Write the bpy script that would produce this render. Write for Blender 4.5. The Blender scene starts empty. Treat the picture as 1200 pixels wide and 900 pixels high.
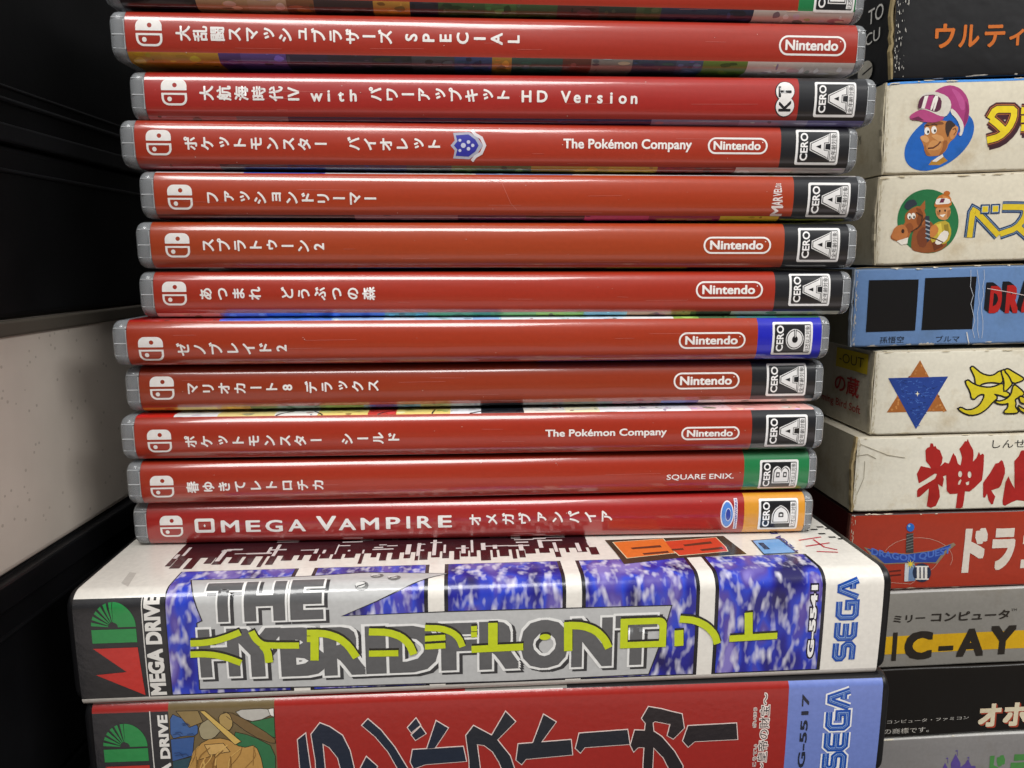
import bpy, bmesh, math, random
from mathutils import Vector, Matrix
from mathutils.geometry import tessellate_polygon

random.seed(7)
SC = bpy.context.scene
COL = SC.collection
MM = 0.001
H = 171.6                                   # camera height above the shelf board, mm
FPX = 850.0                                 # focal length in photo pixels (photo 1200 x 900)
PITCH = math.atan(144 / FPX)

# ------------------------------------------------------------------ camera
cam_d = bpy.data.cameras.new('camera')
cam_d.sensor_width = 36.0
cam_d.lens = 36.0 * FPX / 1200.0
cam_d.clip_start = 0.004
cam_d.clip_end = 50.0
cam = bpy.data.objects.new('camera', cam_d)
COL.objects.link(cam)
cam.location = (0, 0, H * MM)
cam.rotation_euler = (math.pi / 2 - PITCH, 0, 0)
SC.camera = cam

# ------------------------------------------------------------------ light of the shop, with added fill lamps
world = bpy.data.worlds.new('World')
SC.world = world
world.use_nodes = True
wn = world.node_tree.nodes
wl = world.node_tree.links
wtc = wn.new('ShaderNodeTexCoord')
wsep = wn.new('ShaderNodeSeparateXYZ')
wmr = wn.new('ShaderNodeMapRange')
wmr.inputs['From Min'].default_value = -1
wmr.inputs['From Max'].default_value = 1
wrp = wn.new('ShaderNodeValToRGB')
cr = wrp.color_ramp
cr.elements[0].position = 0.0
cr.elements[0].color = (0.22, 0.17, 0.125, 1)
cr.elements[1].position = 1.0
cr.elements[1].color = (0.62, 0.63, 0.64, 1)
for p_, c_ in ((0.22, (0.26, 0.20, 0.15, 1)), (0.30, (0.95, 0.82, 0.78, 1)), (0.355, (0.80, 0.66, 0.60, 1)), (0.375, (0.16, 0.12, 0.085, 1)), (0.40, (0.42, 0.30, 0.17, 1)), (0.445, (0.10, 0.085, 0.07, 1)), (0.58, (0.16, 0.15, 0.145, 1)), (0.70, (0.46, 0.46, 0.46, 1))):
    e_ = cr.elements.new(p_)
    e_.color = c_
bg = wn['Background']
wl.new(wtc.outputs['Generated'], wsep.inputs[0])
wl.new(wsep.outputs['Z'], wmr.inputs['Value'])
wl.new(wmr.outputs[0], wrp.inputs[0])
wl.new(wrp.outputs[0], bg.inputs['Color'])
bg.inputs['Strength'].default_value = 0.62


def area_lamp(name, loc, target, sx, sy, watts, col):
    d = bpy.data.lights.new(name, 'AREA')
    d.shape = 'RECTANGLE'
    d.size, d.size_y = sx, sy
    d.energy = watts
    d.color = col
    o = bpy.data.objects.new(name, d)
    COL.objects.link(o)
    o.location = loc
    o.rotation_euler = (Vector(target) - Vector(loc)).to_track_quat('-Z', 'Y').to_euler()
    return o


area_lamp('aisle_ceiling_light', (-0.26, -0.72, 1.42), (0, 0.17, 0.12), 1.15, 0.62, 26.0, (1.0, 0.995, 0.975))
area_lamp('right_fill_light', (1.5, -0.55, 1.25), (-0.1, 0.17, 0.10), 1.2, 0.3, 13.5, (1.0, 0.985, 0.96))  # added fill from the right, brightens the side of the cream box
area_lamp('left_fill_light', (-1.5, -0.75, 1.05), (0.1, 0.2, 0.12), 1.0, 0.3, 9.0, (1.0, 0.985, 0.95))  # added fill from the left, lifts the end panels of the cartons

SC.view_settings.view_transform = 'Standard'
SC.view_settings.look = 'None'
SC.view_settings.exposure = 0.0
SC.view_settings.gamma = 1.0
SC.render.resolution_x, SC.render.resolution_y = 1024, 768
SC.cycles.max_bounces = 8


# ------------------------------------------------------------------ colours and materials
def lin(hexs):
    o = []
    for i in (0, 2, 4):
        c = int(hexs[i:i + 2], 16) / 255
        o.append(c / 12.92 if c <= 0.04045 else ((c + 0.055) / 1.055) ** 2.4)
    return (*o, 1.0)


def base_mat(name):
    m = bpy.data.materials.new(name)
    m.use_nodes = True
    return m, m.node_tree.nodes, m.node_tree.links, m.node_tree.nodes['Principled BSDF']


def noise_bump(n, l, b, scale, strength, dist=0.0001, stretch=(1, 1, 1), detail=3):
    tc = n.new('ShaderNodeTexCoord')
    mp = n.new('ShaderNodeMapping')
    mp.inputs['Scale'].default_value = stretch
    nz = n.new('ShaderNodeTexNoise')
    nz.inputs['Scale'].default_value = scale
    nz.inputs['Detail'].default_value = detail
    bp = n.new('ShaderNodeBump')
    bp.inputs['Strength'].default_value = strength
    bp.inputs['Distance'].default_value = dist
    l.new(tc.outputs['Object'], mp.inputs[0])
    l.new(mp.outputs[0], nz.inputs['Vector'])
    l.new(nz.outputs['Fac'], bp.inputs['Height'])
    l.new(bp.outputs[0], b.inputs['Normal'])
    return tc, mp, nz, bp


def ink_mat(name, rough, spec, coat, bscale, bstr, bdist, stretch, mottle, grime=0.0):
    """printed paper: the ink colour is stored per face, fibres and wear come from noise"""
    m, n, l, b = base_mat(name)
    at = n.new('ShaderNodeAttribute')
    at.attribute_name = 'ink'
    tc, mp, nz, bp = noise_bump(n, l, b, bscale, bstr, bdist, stretch)
    geo = n.new('ShaderNodeNewGeometry')
    l.new(geo.outputs['Position'], mp.inputs[0])
    n2 = n.new('ShaderNodeTexNoise')
    n2.inputs['Scale'].default_value = 900
    n2.inputs['Detail'].default_value = 4
    l.new(tc.outputs['Object'], n2.inputs['Vector'])
    mr = n.new('ShaderNodeMapRange')
    mr.inputs['To Min'].default_value = 1 - mottle
    mr.inputs['To Max'].default_value = 1 + mottle
    l.new(n2.outputs['Fac'], mr.inputs['Value'])
    mx = n.new('ShaderNodeMix')
    mx.data_type = 'RGBA'
    mx.blend_type = 'MULTIPLY'
    mx.inputs[0].default_value = 1
    l.new(at.outputs['Color'], mx.inputs[6])
    l.new(mr.outputs[0], mx.inputs[7])
    out = mx.outputs[2]
    if grime:
        n3 = n.new('ShaderNodeTexNoise')
        n3.inputs['Scale'].default_value = 70
        n3.inputs['Detail'].default_value = 6
        n3.inputs['Roughness'].default_value = 0.7
        l.new(tc.outputs['Object'], n3.inputs['Vector'])
        r3 = n.new('ShaderNodeMapRange')
        r3.inputs['From Min'].default_value = 0.52
        r3.inputs['From Max'].default_value = 0.75
        r3.inputs['To Max'].default_value = grime
        l.new(n3.outputs['Fac'], r3.inputs['Value'])
        m3 = n.new('ShaderNodeMix')
        m3.data_type = 'RGBA'
        m3.blend_type = 'MULTIPLY'
        m3.inputs[7].default_value = (0.62, 0.50, 0.33, 1)
        l.new(r3.outputs[0], m3.inputs[0])
        l.new(out, m3.inputs[6])
        out = m3.outputs[2]
    l.new(out, b.inputs['Base Color'])
    b.inputs['Roughness'].default_value = rough
    b.inputs['Specular IOR Level'].default_value = spec
    b.inputs['Coat Weight'].default_value = coat
    b.inputs['Coat Roughness'].default_value = 0.07
    b.inputs['Coat IOR'].default_value = 1.62
    if coat:
        l.new(bp.outputs[0], b.inputs['Coat Normal'])
        m4 = n.new('ShaderNodeMapping')
        m4.inputs['Scale'].default_value = (0.12, 1, 1.6)
        l.new(geo.outputs['Position'], m4.inputs[0])
        n4 = n.new('ShaderNodeTexNoise')
        n4.inputs['Scale'].default_value = 380
        n4.inputs['Detail'].default_value = 5
        n4.inputs['Roughness'].default_value = 0.65
        l.new(m4.outputs[0], n4.inputs['Vector'])
        r4 = n.new('ShaderNodeMapRange')
        r4.inputs['From Min'].default_value = 0.38
        r4.inputs['From Max'].default_value = 0.72
        r4.inputs['To Min'].default_value = 0.03
        r4.inputs['To Max'].default_value = 0.26
        l.new(n4.outputs['Fac'], r4.inputs['Value'])
        l.new(r4.outputs[0], b.inputs['Coat Roughness'])
    return m


M = {}
M['film'] = ink_mat('insert_under_glossy_film', 0.32, 0.5, 1.0, 46, 0.8, 0.00030, (0.30, 1, 2.2), 0.10)
M['film2'] = ink_mat('insert_under_wrinkled_film', 0.26, 0.5, 0.35, 620, 0.45, 0.00010, (1, 1, 1), 0.12)
M['card'] = ink_mat('printed_matt_card', 0.60, 0.35, 0.0, 90, 0.7, 0.00055, (1, 1, 1), 0.12, 0.6)
M['gloss_card'] = ink_mat('printed_varnished_card', 0.36, 0.5, 0.12, 80, 0.5, 0.00045, (1, 1, 1), 0.12, 0.35)


def plain(name, col, rough=0.4, spec=0.5, bscale=300, bstr=0.25, bdist=0.0001, vary=0.15, trans=0.0, speck=None):
    m, n, l, b = base_mat(name)
    tc, mp, nz, bp = noise_bump(n, l, b, bscale, bstr, bdist)
    n2 = n.new('ShaderNodeTexNoise')
    n2.inputs['Scale'].default_value = 45
    n2.inputs['Detail'].default_value = 5
    l.new(tc.outputs['Object'], n2.inputs['Vector'])
    rp = n.new('ShaderNodeValToRGB')
    rp.color_ramp.elements[0].position = 0.3
    rp.color_ramp.elements[1].position = 0.7
    rp.color_ramp.elements[0].color = (*[c * (1 - vary) for c in col[:3]], 1)
    rp.color_ramp.elements[1].color = (*[min(1, c * (1 + vary)) for c in col[:3]], 1)
    l.new(n2.outputs['Fac'], rp.inputs[0])
    out = rp.outputs[0]
    if speck:
        vo = n.new('ShaderNodeTexVoronoi')
        vo.inputs['Scale'].default_value = 430
        l.new(tc.outputs['Object'], vo.inputs['Vector'])
        lt = n.new('ShaderNodeMath')
        lt.operation = 'LESS_THAN'
        lt.inputs[1].default_value = 0.16
        l.new(vo.outputs['Distance'], lt.inputs[0])
        sp = n.new('ShaderNodeSeparateColor')
        l.new(vo.outputs['Color'], sp.inputs[0])
        g = n.new('ShaderNodeMath')
        g.operation = 'GREATER_THAN'
        g.inputs[1].default_value = 0.86
        l.new(sp.outputs[0], g.inputs[0])
        mu = n.new('ShaderNodeMath')
        mu.operation = 'MULTIPLY'
        l.new(lt.outputs[0], mu.inputs[0])
        l.new(g.outputs[0], mu.inputs[1])
        mx = n.new('ShaderNodeMix')
        mx.data_type = 'RGBA'
        mx.inputs[7].default_value = speck
        l.new(mu.outputs[0], mx.inputs[0])
        l.new(out, mx.inputs[6])
        out = mx.outputs[2]
    l.new(out, b.inputs['Base Color'])
    b.inputs['Roughness'].default_value = rough
    b.inputs['Specular IOR Level'].default_value = spec
    b.inputs['Transmission Weight'].default_value = trans
    return m


M['clear'] = plain('frosted_clear_plastic', (0.74, 0.77, 0.80), 0.2, 0.5, 120, 0.4, 0.0003, 0.25, 0.72)
M['clear_line'] = plain('clear_plastic_ridge', (0.75, 0.77, 0.79), 0.25, 0.5, 160, 0.1, 0.0001, 0.05, 0.25)
M['black'] = plain('black_moulded_plastic', (0.007, 0.007, 0.008), 0.34, 0.4, 500, 0.3, 0.0001, 0.3)
M['black_matt'] = plain('black_scuffed_plastic', (0.004, 0.004, 0.0045), 0.45, 0.22, 350, 0.3, 0.0001, 0.4)
M['cream'] = plain('cream_speckled_plastic', (0.58, 0.515, 0.45), 0.55, 0.4, 260, 0.35, 0.0002, 0.07, 0.0, (0.43, 0.375, 0.32, 1))
M['tan'] = plain('brown_grey_rim', (0.085, 0.073, 0.058), 0.45, 0.4, 200, 0.2, 0.0001, 0.2)
M['kraft'] = plain('raw_card_edge', (0.36, 0.28, 0.17), 0.9, 0.1, 900, 0.6, 0.0002, 0.3)
M['shelf'] = plain('dark_shelf_board', (0.03, 0.028, 0.026), 0.5, 0.4, 120, 0.2, 0.0002, 0.2)


def bokeh_mat():
    """blurred blue and white video picture printed on the wide spine"""
    m, n, l, b = base_mat('blue_video_print')
    tc, mp, nz, bp = noise_bump(n, l, b, 620, 0.45, 0.0001)
    mp2 = n.new('ShaderNodeMapping')
    mp2.inputs['Scale'].default_value = (1.5, 1, 0.62)
    l.new(tc.outputs['Object'], mp2.inputs[0])
    na = n.new('ShaderNodeTexNoise')
    na.inputs['Scale'].default_value = 400
    na.inputs['Detail'].default_value = 1.4
    nb = n.new('ShaderNodeTexNoise')
    nb.inputs['Scale'].default_value = 105
    nb.inputs['Detail'].default_value = 1.5
    l.new(mp2.outputs[0], na.inputs['Vector'])
    l.new(mp2.outputs[0], nb.inputs['Vector'])
    ra = n.new('ShaderNodeValToRGB')
    ra.color_ramp.elements[0].position = 0.49
    ra.color_ramp.elements[0].color = (0, 0, 0, 1)
    ra.color_ramp.elements[1].position = 0.80
    ra.color_ramp.elements[1].color = (1, 1, 1, 1)
    l.new(na.outputs['Fac'], ra.inputs[0])
    rb = n.new('ShaderNodeValToRGB')
    e = rb.color_ramp.elements
    e[0].position = 0.32
    e[0].color = lin('221d58')
    e[1].position = 0.70
    e[1].color = lin('8478c0')
    for p, c in ((0.44, '262894'), (0.53, '2e44c0'), (0.60, '54459c')):
        x = e.new(p)
        x.color = lin(c)
    l.new(nb.outputs['Fac'], rb.inputs[0])
    mx = n.new('ShaderNodeMix')
    mx.data_type = 'RGBA'
    mx.inputs[7].default_value = lin('e2dfe8')
    l.new(ra.outputs[0], mx.inputs[0])
    l.new(rb.outputs[0], mx.inputs[6])
    l.new(mx.outputs[2], b.inputs['Base Color'])
    b.inputs['Roughness'].default_value = 0.25
    b.inputs['Coat Weight'].default_value = 0.35
    b.inputs['Coat Roughness'].default_value = 0.1
    return m


M['bokeh'] = bokeh_mat()

# ------------------------------------------------------------------ camera rays (photo pixel -> point on a real face)
_c, _s = math.cos(PITCH), math.sin(PITCH)
_FW, _RT, _DN = Vector((0, _c, -_s)), Vector((1, 0, 0)), Vector((0, -_s, -_c))
EYE = Vector((0, 0, H))


def ray(u, v):
    return _FW * FPX + _RT * (u - 600) + _DN * (v - 450)


def proj(P):
    d = P - EYE
    k = FPX / d.dot(_FW)
    return 600 + k * d.dot(_RT), 450 + k * d.dot(_DN)


# ------------------------------------------------------------------ object helpers
def empty(name, loc, rz=0.0, ry=0.0, label=None, cat=None, group=None):
    o = bpy.data.objects.new(name, None)
    COL.objects.link(o)
    o.empty_display_size = 0.02
    o.location = Vector(loc) * MM
    o.rotation_euler = (0, ry, rz)
    if label:
        o['label'] = label
        o['category'] = cat
    if group:
        o['group'] = group
    return o


def link_mesh(name, me, mats, parent=None, smooth=False):
    o = bpy.data.objects.new(name, me)
    COL.objects.link(o)
    for m in (mats if isinstance(mats, (list, tuple)) else [mats]):
        me.materials.append(m)
    if parent:
        o.parent = parent
    if smooth:
        for p in me.polygons:
            p.use_smooth = True
    return o


def from_bm(name, bm, mats, parent=None, smooth=False):
    me = bpy.data.meshes.new(name)
    bm.to_mesh(me)
    bm.free()
    return link_mesh(name, me, mats, parent, smooth)


def bm_box(bm, x0, x1, y0, y1, z0, z1, bev=0.0, seg=2):
    r = bmesh.ops.create_cube(bm, size=1.0)
    vs = r['verts']
    for v in vs:
        v.co = Vector(((x0 + x1) / 2 + v.co.x * (x1 - x0), (y0 + y1) / 2 + v.co.y * (y1 - y0), (z0 + z1) / 2 + v.co.z * (z1 - z0))) * MM
    if bev:
        es = list({e for v in vs for e in v.link_edges})
        bmesh.ops.bevel(bm, geom=es, offset=bev * MM, segments=seg, profile=0.5, affect='EDGES')


class Prof:
    """front profile of a case or carton: s runs up the front and over the rounded edges onto top and underside"""

    def __init__(self, t, rt, rb, bulge=0.0):
        self.t, self.rt, self.rb, self.bulge = t, rt, rb, bulge
        self.dent = None                    # (depth, phase) of slow dents in old card
        self.Lt, self.Lb = rt * math.pi / 2, rb * math.pi / 2
        self.s_top = t - rt + self.Lt
        self.s_bot = rb - self.Lb

    def at(self, s, off):
        t, rt, rb = self.t, self.rt, self.rb
        if self.bulge:
            # gently convex spine
            q = (s - t / 2) / (t / 2 - (rt + rb) / 4)
            yb = self.bulge * min(q * q, 1.0)
        else:
            yb = 0.0
        y, z = self._at(s, off)
        return y + yb, z

    def _at(self, s, off):
        t, rt, rb = self.t, self.rt, self.rb
        if s > t - rt:
            a = s - (t - rt)
            if a < self.Lt:
                g = a / rt
                return rt - (rt + off) * math.cos(g), t - rt + (rt + off) * math.sin(g)
            return rt + a - self.Lt, t + off
        if s < rb:
            a = rb - s
            if a < self.Lb:
                g = a / rb
                return rb - (rb + off) * math.cos(g), rb - (rb + off) * math.sin(g)
            return rb + a - self.Lb, -off
        return -off, s

    def cuts(self):
        c = []
        for i in range(0, 8):
            c.append(self.t - self.rt + self.Lt * i / 7)
            c.append(self.rb - self.Lb * i / 7)
        if self.bulge:
            for i in range(1, 8):
                c.append(self.rb + (self.t - self.rt - self.rb) * i / 8)
        return c


class Face:
    """a thing's printable front: root matrix + profile, turns photo pixels into (u, s) on the real surface"""

    def __init__(self, root, prof):
        self.root, self.prof = root, prof
        R = root.rotation_euler.to_matrix()
        self.R, self.Ri = R, R.transposed()
        self.loc = Vector(root.location) / MM

    def P(self, u, s):
        y, z = self.prof.at(s, 0)
        return self.loc + self.R @ Vector((u, y, z))

    def px(self, a, b):
        o = self.Ri @ (EYE - self.loc)
        d = self.Ri @ ray(a, b)
        k = -o.y / d.y
        return (o.x + d.x * k, o.z + d.z * k)

    def pxs(self, a, b):
        u, s = self.px(a, b)
        pr = self.prof
        if pr.rb < s < pr.t - pr.rt:
            return (u, s)
        s = max(min(s, pr.s_top + 20), pr.s_bot - 10)
        if s > pr.t - pr.rt:
            # march over the rounded edge and the top
            best = None
            q = pr.t - pr.rt
            while q < pr.s_top + 60:
                pa, pb = proj(self.P(u, q))
                d = abs(pb - b)
                if best is None or d < best[0]:
                    best = (d, q)
                q += 0.15
            s = best[1]
            for _ in range(4):
                pa, pb = proj(self.P(u, s))
                pa2, _b = proj(self.P(u + 1, s))
                u += (a - pa) / (pa2 - pa)
                best = None
                q = s - 1.2
                while q < s + 1.2:
                    pa, pb = proj(self.P(u, q))
                    d = abs(pb - b)
                    if best is None or d < best[0]:
                        best = (d, q)
                    q += 0.05
                s = best[1]
        return (u, s)


# ------------------------------------------------------------------ 2-D shapes: lists of (verts, tris)
def poly(outer, *holes):
    loops = [[Vector((x, y, 0)) for x, y in outer]] + [[Vector((x, y, 0)) for x, y in h] for h in holes]
    tris = tessellate_polygon(loops)
    return ([(v.x, v.y) for lp in loops for v in lp], [tuple(t) for t in tris])


def rect(x0, y0, x1, y1):
    return ([(x0, y0), (x1, y0), (x1, y1), (x0, y1)], [(0, 1, 2, 3)])


def rr_pts(x0, y0, x1, y1, r, n=6):
    """rounded rectangle outline; r = one radius or (bl, br, tr, tl)"""
    if not isinstance(r, (tuple, list)):
        r = (r,) * 4
    pts = []
    for (cx, cy, a0, q) in ((x0 + r[0], y0 + r[0], math.pi, r[0]), (x1 - r[1], y0 + r[1], 1.5 * math.pi, r[1]),
                            (x1 - r[2], y1 - r[2], 0, r[2]), (x0 + r[3], y1 - r[3], 0.5 * math.pi, r[3])):
        if q <= 1e-6:
            pts.append((cx, cy))
        else:
            for i in range(n + 1):
                a = a0 + i / n * math.pi / 2
                pts.append((cx + q * math.cos(a), cy + q * math.sin(a)))
    return pts


def circ(cx, cy, rx, ry=None, n=24, a0=0, a1=2 * math.pi):
    ry = ry or rx
    return [(cx + rx * math.cos(a0 + (a1 - a0) * i / n), cy + ry * math.sin(a0 + (a1 - a0) * i / n)) for i in range(n)]


def stroke(pts, w, closed=False):
    """a band of width w along a polyline, mitred"""
    n = len(pts)
    V = [Vector(p) for p in pts]
    L, R = [], []
    for i in range(n):
        if closed:
            a, b = V[i - 1], V[(i + 1) % n]
        else:
            a, b = V[max(i - 1, 0)], V[min(i + 1, n - 1)]
        d1 = (V[i] - a)
        d2 = (b - V[i])
        if d1.length < 1e-9:
            d1 = d2
        if d2.length < 1e-9:
            d2 = d1
        d1.normalize()
        d2.normalize()
        t = d1 + d2
        if t.length < 1e-6:
            t = d1.copy()
        t.normalize()
        nn = Vector((-t.y, t.x))
        k = max(0.45, abs(nn.dot(Vector((-d1.y, d1.x)))))
        L.append(V[i] + nn * (w / 2 / k))
        R.append(V[i] - nn * (w / 2 / k))
    vs = [(p.x, p.y) for p in L] + [(p.x, p.y) for p in R]
    fs = [(i, n + i, n + i + 1, i + 1) for i in range(n - 1)]
    if closed:
        fs.append((n - 1, 2 * n - 1, n, 0))
    return (vs, fs)


def xf(sh, f):
    return ([(*f(v[0], v[1]), *v[2:]) for v in sh[0]], sh[1])


def smooth(pts, it=2, closed=True):
    """corner cutting: rounds a coarse outline"""
    for _ in range(it):
        n = len(pts)
        q = []
        for i in range(n if closed else n - 1):
            a, b = pts[i], pts[(i + 1) % n]
            q += [(a[0] * .78 + b[0] * .22, a[1] * .78 + b[1] * .22), (a[0] * .22 + b[0] * .78, a[1] * .22 + b[1] * .78)]
        pts = q if closed else [pts[0]] + q + [pts[-1]]
    return pts


_tc = {}


def glyphs(body, bold=0.0):
    """letters of the built-in typeface as flat triangles, 1 unit = the em"""
    key = (body, bold)
    if key in _tc:
        return _tc[key]
    if bold > 0:
        # heavier strokes: the same letters laid over themselves, each copy a hair further out
        vs, fs = glyphs(body)
        n = 6 if bold < .04 else 16
        V, Fc = [], []
        for k in range(n + 1):
            r_ = 0 if k == n else bold
            dx, dy = math.cos(2 * math.pi * k / n), math.sin(2 * math.pi * k / n)
            if bold >= .04:                     # wide strokes keep square corners
                m_ = max(abs(dx), abs(dy))
                dx, dy = dx / m_, dy / m_
            dx, dy = dx * r_, dy * r_
            o_ = len(V)
            V += [(x + dx, y + dy, k * .02) for x, y in vs]
            Fc += [tuple(i + o_ for i in f) for f in fs]
        _tc[key] = (V, Fc)
        return _tc[key]
    c = bpy.data.curves.new('lettering', 'FONT')
    c.body = body
    c.dimensions = '2D'
    c.fill_mode = 'BOTH'
    c.resolution_u = 3
    o = bpy.data.objects.new('lettering', c)
    COL.objects.link(o)
    dg = bpy.context.evaluated_depsgraph_get()
    me = bpy.data.meshes.new_from_object(o.evaluated_get(dg))
    vs = [(v.co.x, v.co.y) for v in me.vertices]
    fs = [tuple(p.vertices) for p in me.polygons]
    bpy.data.objects.remove(o)
    bpy.data.curves.remove(c)
    bpy.data.meshes.remove(me)
    _tc[key] = (vs, fs)
    return _tc[key]


def bbox(vs):
    xs = [v[0] for v in vs]
    ys = [v[1] for v in vs]
    return min(xs), min(ys), max(xs), max(ys)


def fit(body, x0, y0, x1, y1, bold=0.0, rot=False, ref=None):
    """letters stretched into a box; rot turns them a quarter turn anticlockwise"""
    sh = glyphs(body, bold)
    r = glyphs(body, ref if ref is not None else bold)
    a, b, c, d = bbox(r[0])
    if rot:
        # glyph x -> up, glyph y -> left
        return xf(sh, lambda x, y: (x1 - (y - b) / (d - b) * (x1 - x0), y0 + (x - a) / (c - a) * (y1 - y0)))
    return xf(sh, lambda x, y: (x0 + (x - a) / (c - a) * (x1 - x0), y0 + (y - b) / (d - b) * (y1 - y0)))


def place(ch, cx, cy, em, bold=0.0, rot=False, sx=1.0):
    """one character centred on its em box (CJK) or its own box (latin)"""
    sh = glyphs(ch, bold)
    if not sh[0]:
        return ([], [])
    if ord(ch[0]) > 0x2000:
        mx, my = 0.5, 0.36
    else:
        a, b, c, d = bbox(sh[0])
        mx, my = (a + c) / 2, 0.34
    if rot:
        return xf(sh, lambda x, y: (cx - (y - my) * em, cy + (x - mx) * em * sx))
    return xf(sh, lambda x, y: (cx + (x - mx) * em * sx, cy + (y - my) * em))


class Print:
    """collects flat coloured shapes in (u, s) and wraps them on the profile as ONE mesh"""

    def __init__(self, prof):
        self.prof = prof
        self.it = []

    def add(self, sh, col, layer, mat=0):
        if sh[0]:
            self.it.append((sh, lin(col) if isinstance(col, str) else col, layer, mat))
        return self

    def build(self, name, mats, parent, base=0.10, step=0.035, smooth=True, warp=None):
        bm = bmesh.new()
        lay = bm.loops.layers.float_color.new('ink')
        for sh, col, layer, mat in self.it:
            vs = [bm.verts.new((v[0], v[1], layer + (v[2] if len(v) > 2 else 0))) for v in sh[0]]
            for f in sh[1]:
                try:
                    fc = bm.faces.new([vs[i] for i in f])
                except ValueError:
                    continue
                fc.normal_update()
                if fc.normal.z < 0:
                    fc.normal_flip()
                fc.material_index = mat
                for lp in fc.loops:
                    lp[lay] = col
        ys = [v.co.y for v in bm.verts]
        lo, hi = min(ys), max(ys)
        for c in self.prof.cuts():
            if lo < c < hi:
                g = bm.verts[:] + bm.edges[:] + bm.faces[:]
                bmesh.ops.bisect_plane(bm, geom=g, dist=1e-6, plane_co=(0, c, 0), plane_no=(0, 1, 0))
        dent = self.prof.dent
        if dent:
            for c in [.5, 1.2, 2.2, 3.5] + [6 + 5 * i for i in range(13)] + [80, 100, 120]:
                g = bm.verts[:] + bm.edges[:] + bm.faces[:]
                bmesh.ops.bisect_plane(bm, geom=g, dist=1e-6, plane_co=(c, 0, 0), plane_no=(1, 0, 0))
            for i in range(1, 5):
                g = bm.verts[:] + bm.edges[:] + bm.faces[:]
                bmesh.ops.bisect_plane(bm, geom=g, dist=1e-6, plane_co=(0, self.prof.t * i / 5, 0), plane_no=(0, 1, 0))
        for v in bm.verts:
            off = base + step * v.co.z
            y, z = self.prof.at(v.co.y, off)
            x = v.co.x
            if dent:
                a_, ph = dent
                h_ = z / self.prof.t - .5
                y += -a_ * (.5 + .5 * math.sin(x / 12 + ph) * math.cos(z / 7 + 2 * ph)) + (.55 * math.exp(-max(x, 0) / .9) if y < 3 else 0)
                z += a_ * .75 * math.sin(x / 8.5 + 3 * ph) * math.sin(x / 23 + ph) * h_ - (.35 * math.exp(-max(x, 0) / 1.4) * h_ * 2 if y < 6 else 0)
            v.co = Vector((x, y, z)) * MM
        return from_bm(name, bm, mats, parent, smooth)


# ------------------------------------------------------------------ case shell
def shell_mesh(name, mat, parent, W, D, t, r, rend, ry=None):
    """rounded-spine case body, W wide, D deep, t thick, ends rounded by rend"""
    bm = bmesh.new()
    K = 6

    def ring(x, ins, ry=ry):
        pts = []
        rr = max(r - ins * 0.5, 0.3)
        lift = .32 if W < 175 else 0
        tt = t - 2 * ins
        y0 = (ry or 0) + ins * 0.8
        pts.append((D, t - ins + lift))
        for i in range(K + 1):
            a = math.pi / 2 * (1 - i / K)
            pts.append((y0 + rr - rr * math.cos(a), t - ins - rr + rr * math.sin(a)))
        for i in range(K + 1):
            a = math.pi / 2 * i / K
            pts.append((y0 + rr - rr * math.cos(a), ins + rr - rr * math.sin(a)))
        pts.append((D, ins - lift))
        return [bm.verts.new(Vector((x, y, z)) * MM) for y, z in pts]
    xs = []
    for i in range(5):
        a = math.pi / 2 * i / 4
        xs.append((rend * (1 - math.sin(a)), rend * (1 - math.cos(a))))
    secs = [(x, ins) for x, ins in reversed(xs)] + [(W - x, ins) for x, ins in xs]
    rings = [ring(x, ins) for x, ins in secs]
    if W < 175:
        h_ = len(xs)
        rings[h_:h_] = [ring(X0 - .3, 0), ring(X0 - .05, 0, 1.1), ring(X1 + .05, 0, 1.1), ring(X1 + .25, 0)]
    n = len(rings[0])
    for a, b in zip(rings, rings[1:]):
        for i in range(n):
            j = (i + 1) % n
            bm.faces.new((a[i], b[i], b[j], a[j]))
    bm.faces.new(rings[0])
    bm.faces.new(list(reversed(rings[-1])))
    bmesh.ops.recalc_face_normals(bm, faces=bm.faces[:])
    o = from_bm(name, bm, mat, parent, True)
    for p in o.data.polygons:
        if len(p.vertices) > 4:
            p.use_smooth = False
    return o


# ------------------------------------------------------------------ the slim red cases
RED = 'bb2a20'
WHITE = 'efeae6'
PITCHZ = 11.21
T1 = 10.55
P1 = Prof(T1, 2.2, 2.2, .58)
X0, X1 = 3.7, 167.3
NOTE = {'A': '全年齢対象', 'B': '12才以上対象', 'C': '15才以上対象', 'D': '17才以上対象'}


def emblem(pr, cx, cz, q):
    f = lambda x, y: (cx + x * q, cz + y * q)
    hole = [f(0.03 + 0.09 * math.cos(a), 0.27 + 0.09 * math.sin(a)) for a in [i * math.pi / 8 for i in range(16)]]
    top = [f(x, y) for x, y in rr_pts(-0.5, 0.07, 0.5, 0.5, (0.02, 0.02, 0.26, 0.26))]
    pr.add(poly(top, hole), WHITE, 1)
    out = [f(x, y) for x, y in rr_pts(-0.5, -0.5, 0.5, -0.03, (0.27, 0.27, 0.02, 0.02))]
    inn = [f(x, y) for x, y in rr_pts(-0.41, -0.42, 0.41, -0.105, (0.19, 0.19, 0.01, 0.01))]
    pr.add(poly(out, inn), WHITE, 1)
    pr.add(poly([f(x, y) for x, y in circ(-0.19, -0.26, 0.09, n=14)]), WHITE, 1)


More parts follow.
